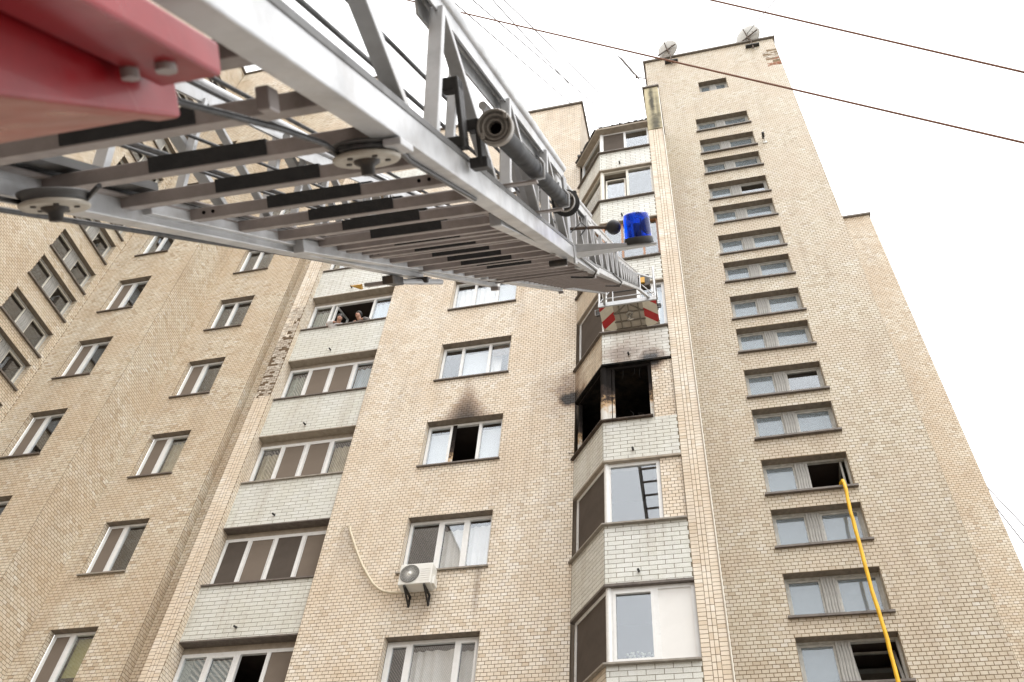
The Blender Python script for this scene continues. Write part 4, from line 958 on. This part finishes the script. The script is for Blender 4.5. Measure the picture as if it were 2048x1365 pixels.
# end rollers, hydraulic hose, marker plates under the ends of the sections
for sgn in (1, -1):
    aa = CTR + sgn * .40
    mb = MB(); lbox(mb, aa - .035, aa + .035, .415, .455, 4.90, 4.99); mb.build('end_roller_box', 'alu_dirty', LADDER, .005)
    MB().tube([LP(aa - .05, .432, 4.86), LP(aa + .05, .432, 4.86)], .018, 12).build('end_roller', 'steel_dark', LADDER)
    a2 = CTR + sgn * .49; mb = MB(); lbox(mb, min(a2, a2 - sgn * .012), max(a2, a2 - sgn * .012), .425, .53, 4.93, 5.03); mb.build('end_plate', 'alu', LADDER, .003)
for j, (si, te) in enumerate(((1, 7.05), (2, 11.1))):
    bf = SECS[si][3]; hw = SECS[si][0]
    for sgn in (1, -1):
        aa = CTR + sgn * (hw - .05); mb = MB(); lbox(mb, aa - .03, aa + .03, -.03, .0, te - .08, te, 0, bf); mb.build('end_roller_box', 'alu_dirty', LADDER, .004)
    rope([(CTR + hw - .2, bf(te) - .01, te - .2), (CTR + hw - .03, bf(te) - .03, te - .15), (CTR + hw + .012, bf(te) + .01, te - .3), (CTR + hw + .012, bf(te) + .02, te - 1.8)], .008, 'hydraulic_hose')
for sgn, aa in ((-1, CTR - .50),):
    mb = MB(); lbox(mb, -1.63, -1.46, .412, .432, 4.60, 4.66); mb.build('marker_arm', 'alu_dirty', LADDER, .002)
    MB().add([LP(-1.70, .424, 4.57), LP(-1.64, .424, 4.57), LP(-1.655, .400, 4.62), LP(-1.70, .430, 4.60), LP(-1.64, .430, 4.60), LP(-1.655, .406, 4.65)], [(0, 1, 2), (3, 5, 4), (0, 3, 4, 1), (1, 4, 5, 2), (2, 5, 3, 0)]).build('marker_tip', 'yellow', LADDER)
    mb = MB(); lbox(mb, -1.50, -1.44, .405, .45, 4.52, 4.72); mb.build('sensor_box', 'steel_dark', LADDER, .005)
    MB().tube([LP(-1.46, .425, 4.7), LP(-1.30, .42, 5.0)], .016, 10).build('sensor_rod', 'alu', LADDER)

# ------------------------------------------------------------------ rescue basket at the tip
BK = empty('rescue_basket', (-1.29, 11.65, 14.49), LADDER)
bx0, bx1, by0, by1, bz = -1.885, -.70, 11.33, 12.00, 14.49
MB().box(bx0, bx1, by0 + .01, by1, bz, bz + .03).build('floor', 'basket_floor', BK, .004)
MB().box(bx0 - .01, bx1 + .01, by0 - .02, by0 + .012, bz - .012, bz + .115).build('sill_beam', 'alu', BK, .006)
for y in (by0 + .22, by0 + .45, by1 - .02): MB().box(bx0 + .27, bx1 - .27, y - .012, y + .012, bz - .028, bz - .001).build('floor_rib', 'basket_rib', BK)
for x in (-1.48, -1.29, -1.08): MB().box(x - .012, x + .012, by0 + .03, by1 - .03, bz - .024, bz - .0015).build('floor_rib', 'basket_rib', BK)
for sx in (-1, 1): MB().beam((-1.29 + sx * .05, by0 + .03, bz - .014), (-1.29 + sx * .26, by0 + .21, bz - .014), .022, .026).build('floor_rib', 'basket_rib', BK)
def clip(poly, f):
    out = []
    for i in range(len(poly)):
        p, q = poly[i], poly[(i + 1) % len(poly)]; fp, fq = f(p), f(q)
        if fp >= 0: out.append(p)
        if fp * fq < 0: s_ = fp / (fp - fq); out.append((p[0] + (q[0] - p[0]) * s_, p[1] + (q[1] - p[1]) * s_))
    return out
for sgn in (1, -1):
    e0, e1 = (bx0, bx0 + .285) if sgn == 1 else (bx1 - .285, bx1)
    oc = e0 if sgn == 1 else e1
    shape = [(e0, by0 + .012), (e1, by0 + .012), (e1, by1), (e0, by1)]
    if sgn == 1: shape = [(e0, by0 + .012), (e1, by0 + .012), (e1, by1), (e0 + .16, by1), (e0 + .05, by1 - .05), (e0, by1 - .15)]
    else: shape = [(e0, by0 + .012), (e1, by0 + .012), (e1, by1 - .15), (e1 - .05, by1 - .05), (e1 - .16, by1), (e0, by1)]
    Pn = MB().add([(p[0], p[1], bz - .004) for p in shape] + [(p[0], p[1], bz - .001) for p in shape], [tuple(range(len(shape)))] + [(i, (i + 1) % len(shape), len(shape) + (i + 1) % len(shape), len(shape) + i) for i in range(len(shape))]).build('striped_panel', 'refl_white', BK)
    for c in (-.52, -.02, .48):                            # red diagonal bands
        v = lambda p: (p[1] - by0) + 0.85 * (p[0] - e0 if sgn == 1 else e1 - p[0])
        cc = c + .42
        po = clip(clip(shape, lambda p: v(p) - cc), lambda p: cc + .23 - v(p))
        if len(po) > 2: MB().add([(p[0], p[1], bz - .007) for p in po], [tuple(range(len(po)))]).build('red_band', 'refl_red', Pn)
    # corner posts, rails, work lamp in its guard
    x = (bx0 + .012) if sgn == 1 else (bx1 - .012)
    for y in (by0, by1 - .02): MB().tube([(x, y, bz + .1), (x, y, bz + 1.12)], .022, 10).build('post', 'alu', BK)
    for z in (.45, .8, 1.1): MB().tube([(x, by0, bz + z), (x, by1 - .02, bz + z)], .014, 8).build('side_rail', 'alu' if z > 1 else 'iron', BK)
    xo = x - sgn * .06
    MB().box(xo - .035, xo + .035, by0 + .16, by0 + .22, bz - .03, bz + .07).build('work_lamp', 'iron', BK, .01)
    MB().tube([(xo - sgn * -.04, by0 + .14, bz + .1), (xo - sgn * .05, by0 + .14, bz + .1), (xo - sgn * .05, by0 + .14, bz - .07), (xo - sgn * -.04, by0 + .14, bz - .07)], .006, 6).build('lamp_guard', 'alu', BK)
    MB().beam((x + sgn * .10, by0 + .05, bz + .12), tuple(np.array(LP(CTR - sgn * .34, SECS[3][3](18.1) + .03, 18.1))), .05, .07).build('mounting_arm', 'alu', BK, .005)
    MB().beam((x + sgn * .03, by0, bz + .75), tuple(np.array(LP(CTR - sgn * .34, SECS[3][3](18.1) + .34, 18.1))), .03, .04).build('mounting_arm', 'alu', BK, .003)
    MB().tube([(x + sgn * .02, by0, bz + .16), (x + sgn * .28, by0 + .02, bz + .62)], .012, 8).build('gate_brace', 'alu', BK)
for z in (.42, .78): MB().tube([(bx0 + .3, by0 - .01, bz + z), (bx1 - .3, by0 - .01, bz + z)], .013, 8).build('gate_bar', 'iron', BK)
for x in (bx0 + .3, bx1 - .3): MB().tube([(x, by0 - .01, bz + .1), (x, by0 - .01, bz + .9)], .013, 8).build('gate_post', 'alu', BK)
for z in (.45, .8, 1.1): MB().tube([(bx0, by1 - .02, bz + z), (bx1, by1 - .02, bz + z)], .015, 8).build('front_rail', 'alu' if z > 1 else 'iron', BK)
MB().box(-1.05, -.80, by0 + .02, by0 + .16, bz + .55, bz + .95).build('control_box', 'steel_dark', BK, .02)
MB().box(-.99, -.90, by0 - .02, by0 + .02, bz + .62, bz + .80).build('control_label', 'yellow', BK, .005)
gp = [(.70, .63), (.88, .66), (.97, .78), (.86, .94), (.58, 1.0), (.27, .93), (.08, .77), (.10, .58), (.28, .48), (.62, .45)]
g2 = [(.62, .45), (.16, .06), (.95, .10)]
def gpt(p, z=0): return (-1.355 + .135 * p[0], by0 + .42 - .21 * p[1], bz - .033 - z)
mb = MB()
for L_ in (gp, g2):
    for p, q in zip(L_[:-1], L_[1:]): mb.beam(gpt(p), gpt(q), .032, .008); 
    for p in L_: mb.lathe(gpt(p, .004), (0, 0, 1), [(0, 0), (.016, 0), (.016, .008), (0, .008)], 10)
mb.build('number_three', 'sign_white', BK)

# ------------------------------------------------------------------ things on the building
def tag(o, label, cat, group=None):
    o['label'] = label; o['category'] = cat
    if group: o['group'] = group
    return o
# air conditioner
AC = empty('air_conditioner', (-5.86, 13.6, 9.65), label='white outdoor air conditioner unit bracketed under a wide facade window', category='air conditioner')
ax0, ax1, ay0, ay1, az0, az1 = -6.185, -5.525, 13.52, 13.80, 9.64, 10.10
MB().box(ax0, ax1, ay0, ay1, az0, az1).build('casing', 'ac_white', AC, .015)
MB().box(ax1 + .0, ax1 + .05, ay0 + .06, ay1 - .03, az0 + .02, az0 + .20).build('valve_cover', 'ac_white', AC, .01)
fc = (ax0 + .215, ay0 - .004, az0 + .235)
MB().lathe(fc, (0, -1, 0), [(0, .0), (.185, .0), (.188, .004)], 40).build('fan_recess', 'ac_dark', AC)
MB().lathe(fc, (0, -1, 0), [(.183, .002), (.186, .014), (.194, .014), (.198, .0)], 40).build('grille_ring', 'ac_grille', AC)
for k in range(44):
    an = 2 * math.pi * k / 44; a2 = an + .25
    MB().tube([(fc[0] + .03 * math.cos(an), fc[1] - .012, fc[2] + .03 * math.sin(an)), (fc[0] + .186 * math.cos(a2), fc[1] - .010, fc[2] + .186 * math.sin(a2))], .0028, 4).build('grille_wire', 'ac_white', AC)
MB().lathe(fc, (0, -1, 0), [(.035, .008), (.03, .018), (0, .02)], 20).build('grille_hub', 'ac_white', AC)
for k in range(6): MB().box(ax0 + .44, ax1 - .03, ay0 - .005, ay0, az0 + .07 + .05 * k, az0 + .082 + .05 * k).build('louvre', 'ac_white', AC)
for x in (ax0 + .12, ax1 - .14):
    MB().box(x, x + .035, ay0 + .0, YM - .003, az0 - .045, az0 - .003).build('bracket', 'iron', AC)
    MB().beam((x + .017, ay0 + .04, az0 - .04), (x + .017, YM - .02, az0 - .22), .03, .03).build('bracket_strut', 'iron', AC)
    MB().box(x, x + .035, YM - .035, YM - .004, az0 - .25, az0 - .046).build('bracket_upright', 'iron', AC)
pp = [(-7.875, 13.86, 11.32), (-7.83, 13.85, 11.42), (-7.76, 13.86, 11.475), (-7.70, 13.88, 11.47)]
MB().tube(pp, .012, 8).build('drain_tail', 'pipe_wrap', AC)
pp = [(-7.70, 13.90, 11.48), (-7.66, 13.86, 11.36), (-7.405, 13.86, 10.83), (-7.2, 13.86, 10.45), (-7.02, 13.86, 10.18), (-6.86, 13.86, 9.96), (-6.717, 13.86, 9.83), (-6.6, 13.86, 9.76), (-6.45, 13.86, 9.72), (-6.25, 13.86, 9.70), (-6.05, 13.84, 9.70)]
MB().tube(pp, .026, 10).build('refrigerant_line', 'pipe_wrap', AC)

# satellite dishes on the tower parapet, seen from behind
def dish(x, y, z, r, facing, label):
    D_ = empty('satellite_dish', (x, y, z), label=label, category='satellite dish')
    f = Vector(facing).normalized(); c = Vector((x, y, z))
    MB().lathe(c, f, [(r * q, .22 * r * q * q) for q in np.linspace(0.02, 1, 9)] + [(r * .985, .22 * r + .008)] + [(r * q, .22 * r * q * q + .012) for q in np.linspace(.97, .02, 8)], 36).build('reflector', 'dish', D_)
    X = f.cross(Vector((0, 0, 1))).normalized(); U_ = X.cross(f)
    MB().beam(c - U_ * r * .75 - f * .02, c + U_ * r * .75 - f * .02, .03, .03, X).build('back_strut', 'rust', D_)
    MB().beam(c - X * r * 1.05 - f * .03 - U_ * r * .25, c + X * r * .9 - f * .03 - U_ * r * .25, .035, .035, U_).build('back_strut', 'rust', D_)
    foot = (x + .10, YT - .02, ROOF_T - .55)
    MB().tube([tuple(c - f * .05 - U_ * r * .2), (x + .09, y, z - r * .9), (x + .10, YT - .10, ROOF_T - .3), (x + .10, YT - .10, ROOF_T - .75)], .022, 8).build('mast', 'rust', D_)
    MB().box(x - .15, x + .35, YT - .14, YT - .008, ROOF_T - .48, ROOF_T - .42).build('wall_bracket', 'iron', D_)
    MB().tube([tuple(c + X * r * .5), tuple(c + f * r * 1.1 - U_ * r * .3)], .012, 6).build('feed_arm', 'rust', D_)
    MB().tube([tuple(c + f * r * 1.05 - U_ * r * .3), tuple(c + f * r * 1.2 - U_ * r * .3)], .035, 10).build('receiver', 'iron', D_)
dish(.38, 14.50, 34.35, .42, (.35, .75, .42), 'smaller grey satellite dish with a rusty rim patch above the tower roof edge')
dish(3.42, 14.50, 34.05, .50, (.45, .75, .42), 'larger pale satellite dish on the tower parapet beside the broken brick corner')
# tv aerial on the tower side
AN = empty('television_aerial', (-.55, 14.5, 32.05), label='thin yagi television aerial sticking out from the tower side', category='aerial')
MB().tube([(-.52, 14.55, 32.08), (-.90, 14.42, 32.05)], .022, 6).build('arm', 'rust', AN)
b0, b1 = Vector((-.78, 14.40, 31.75)), Vector((-1.46, 14.40, 34.15))
MB().tube([b0, b1], .020, 6).build('boom', 'rust', AN)
for k in range(14):
    c = b0.lerp(b1, .2 + .8 * k / 13); MB().tube([c + Vector((-.10, -.10, .0)), c + Vector((.10, .10, .0))], .014, 5).build('element', 'alu_cable', AN)
MB().box(-.92, -.84, 14.36, 14.44, 32.0, 32.14).build('clamp', 'rust', AN)
MB().tube([(-.84, 14.4, 31.95), (-1.35, 14.4, 31.8), (-1.86, 14.4, 31.66)], .012, 5).build('lower_element', 'alu_cable', AN)
# wall camera on the tower
CC = empty('security_camera', (2.95, 14.5, 26.0), label='small dark security camera mounted on the blank tower brickwork', category='camera')
MB().box(2.88, 3.00, YT - .03, YT - .006, 25.86, 25.98).build('base', 'ac_white', CC, .01)
MB().tube([(2.94, YT - .02, 25.93), (2.93, YT - .14, 26.0)], .018, 8).build('arm', 'ac_white', CC)
MB().beam((2.92, YT - .05, 26.10), (2.90, YT - .30, 26.04), .08, .08).build('body', 'iron', CC, .015)

# yellow fire hose out of the stair window
hp = [(2.30, 14.95, 11.80), (2.38, 14.75, 11.93), (2.425, 14.58, 11.97), (2.43, 14.47, 11.90), (2.425, 14.38, 11.72), (2.405, 14.35, 11.25), (2.392, 14.35, 10.6), (2.391, 14.35, 9.5), (2.405, 14.34, 8.5), (2.403, 14.33, 7.6), (2.40, 14.30, 5.5), (2.36, 14.2, 2.5), (2.25, 14.0, -.5), (2.0, 13.6, -2.6), (1.6, 12.9, -3.30), (.9, 11.5, -3.345), (.4, 9.0, -3.345)]
def smooth(P, n=6):
    P = [Vector(p) for p in P]; out = []
    for i in range(len(P) - 1):
        p0, p1, p2, p3 = P[max(i - 1, 0)], P[i], P[i + 1], P[min(i + 2, len(P) - 1)]
        for k in range(n):
            t_ = k / n; out.append(.5 * ((2 * p1) + (p2 - p0) * t_ + (2 * p0 - 5 * p1 + 4 * p2 - p3) * t_ ** 2 + (3 * p1 - p0 - 3 * p2 + p3) * t_ ** 3))
    return out + [P[-1]]
hs = [p + Vector((.005 * math.sin(i * .55) + .003 * math.sin(i * 1.7), .006 * math.sin(i * .9), 0)) for i, p in enumerate(smooth(hp))]
tag(MB().tube(hs, .034, 14, radii=[.034 * (1 + .05 * math.sin(i * 1.3)) for i in range(len(hs))]).build('fire_hose', 'hose'), 'yellow fire hose hanging from an open stair window down the tower', 'hose')

# overhead cables
def ray(x, y):
    c = np.array([(x - 1024) / FPX, 1, -(y - 682.5) / FPX]); return CAMR @ c
def onY(x, y, Y): d = ray(x, y); return d * Y / d[1]
def cable(p, q, r, mat, label, sag=.15, ext=(0.6, 0.6), nm='overhead_cable', group=None):
    p, q = np.array(p, float), np.array(q, float); d = q - p; a, b_ = p - d * ext[0], q + d * ext[1]; pts = []
    for i in range(41):
        s_ = i / 40; v = a + (b_ - a) * s_; v[2] -= sag * (4 * s_ * (1 - s_)); pts.append(tuple(v))
    return tag(MB().tube(pts, r, 6).build(nm, mat), label, 'cable', group)
cable(onY(795, -4, 5), onY(2048, 286, 5.6), .0145, 'cable_red', 'rust-orange overhead cable crossing in front of the tower brickwork', .0)
cable(onY(1412, -2, 5), onY(2048, 145, 5.4), .0145, 'cable_red', 'rust-orange overhead cable against open sky, clear of every roof', .0)
cable((3.45, 14.45, 34.1), onY(1550, 0, 11), .014, 'alu_cable', 'thin dark wire rising from the larger satellite dish', .0, (0, 1.5), 'antenna_wire')
for i, (p, q) in enumerate((((1245, 232), (1003, -5)), ((1225, 240), (945, 0)), ((1185, 245), (925, 20)), ((1180, 215), (985, 0)))):
    cable(onY(*p, 16), onY(*q, 7), .016, 'alu_cable', 'hair-thin wire running over the roofs beside the bay', .0, (.2, .5), 'antenna_wire', 'thin wires over the bay roof')
for i, (p, q) in enumerate((((1960, 960), (2048, 1052)), ((1968, 985), (2048, 1086)))):
    cable(onY(*p, 27), onY(*q, 24), .022, 'alu_cable', 'thin wire sloping down behind the rear block', .0, (.3, 1), 'telephone_wire', 'wires behind the rear block')

# ------------------------------------------------------------------ the two onlookers in the open balcony window
def skinned(name, pts, edges, rad, mat, parent=None, **tags):
    v = np.array(pts, float); v[:, 2] += CZ; org = np.array([v[:, 0].mean(), v[:, 1].mean(), v[:, 2].min()])
    me = bpy.data.meshes.new(name); me.from_pydata((v - org).tolist(), edges, []); me.materials.append(M[mat])
    o = link(name, me, org, parent, 0, tags)
    sk = o.modifiers.new('skin', 'SKIN'); sk.use_smooth_shade = True
    for i, r in enumerate(rad):
        me.skin_vertices[0].data[i].radius = (r, r) if not isinstance(r, tuple) else r
    me.skin_vertices[0].data[0].use_root = True
    ss = o.modifiers.new('sub', 'SUBSURF'); ss.levels = 2; ss.render_levels = 2
    return o
def onlooker(x, y, z, yaw, lean, shirt, label, reach):
    """standing inside, leaning on the sill: z = sill height"""
    c, s_ = math.cos(yaw), math.sin(yaw)
    def P(u, f, h): return (x + c * u + s_ * f, y - c * f + s_ * u, z + h)   # f forwards (out of the window)
    body = [P(0, -.60, -.30), P(0, -.40, .02), P(0, -.20, .18), P(0, -.07, .25), P(0, .0, .30), P(0, .05, .36), P(0, .06, .44),
            P(.19, -.17, .20), P(.29, -.11, .22), P(.17, -.01, .245), P(.08, .02, .24), P(-.19, -.17, .20), P(-.29, -.11, .22), P(-.17, .0, .245), P(-.07, .03, .24)]
    ed = [(0, 1), (1, 2), (2, 3), (3, 4), (4, 5), (5, 6), (2, 7), (7, 8), (8, 9), (9, 10), (2, 11), (11, 12), (12, 13), (13, 14)]
    rd = [.15, .14, .12, .055, .06, .07, .06, .065, .05, .038, .03, .065, .05, .038, .03]
    o = skinned('person', body, ed, rd, 'skin', None, label=label, category='person')
    sh = [P(0, -.62, -.32), P(0, -.38, .04), P(0, -.15, .22), P(0, -.07, .255), P(.19, -.10, .25), P(.29, -.10, .235), P(.20, -.02, .25), P(.13, .01, .248), P(-.19, -.10, .25), P(-.29, -.10, .235), P(-.20, -.015, .25), P(-.12, .015, .248)]
    skinned('shirt', sh, [(0, 1), (1, 2), (2, 3), (2, 4), (4, 5), (5, 6), (6, 7), (2, 8), (8, 9), (9, 10), (10, 11)], [.17, .17, .165, .085, .115, .08, .06, .048, .115, .08, .06, .048], shirt, o)
    hc = P(0, .035, .40)
    MB().ball(P(0, .06, .452), .106, 16, 0, (.92, 1.0, .95)).build('hair', 'hair', o)
    mb = MB(); mb.ball(P(0, .165, .372), .016, 8, 0, (.8, 1, 1.2)); mb.build('nose', 'skin', o)
    for e in (-.035, .035): MB().ball(P(e, .152, .395), .011, 8).build('eye', 'hair', o)
    MB().ball(P(0, .088, .383), .078, 14, 0, (.90, .95, 1.1)).build('face', 'skin', o)
    MB().box(*[v for pr2 in (sorted((P(-.025, .150, 0)[0], P(.025, .150, 0)[0])), (P(0, .153, 0)[1] - .004, P(0, .153, 0)[1] + .004), (z + .338, z + .346)) for v in pr2]).build('mouth', 'refl_red', o)
    return o
zs = LS0 - 2.8 + .02
onlooker(-9.70, YL - .02, zs - .20, .55, 0, 'shirt_white', 'person in a white shirt leaning on the balcony sill and looking down', 0)
onlooker(-9.08, YL - .02, zs - .20, -.25, 0, 'shirt_grey', 'person in a grey patterned top resting both arms on the balcony sill', 0)

# vase with dried flowers behind the lowest bay window
VS = empty('flower_vase', (-1.55, YB + .22, 7.42), label='pale vase of dried flowers behind the lowest bay window', category='vase')
MB().lathe((-1.55, YB + .22, 7.38), (0, 0, 1), [(0, 0), (.04, 0), (.045, .03), (.04, .1), (.032, .16), (.035, .18)], 18).build('vase', 'panel_white', VS)
for k in range(34):
    an, rr, hh = random.uniform(0, 6.28), random.uniform(.02, .22), random.uniform(.16, .34)
    p = (-1.55 + rr * math.cos(an), YB + .23 + .25 * rr * math.sin(an), 7.38 + hh)
    MB().ball(p, random.uniform(.014, .03), 6).build('flower', 'leaf', VS)
# boxes stored behind the balcony glass two storeys down from the onlookers
for (x, w_, h_) in ((-9.9, .5, .16), (-9.3, .45, .22), (-8.65, .6, .34)):
    pass
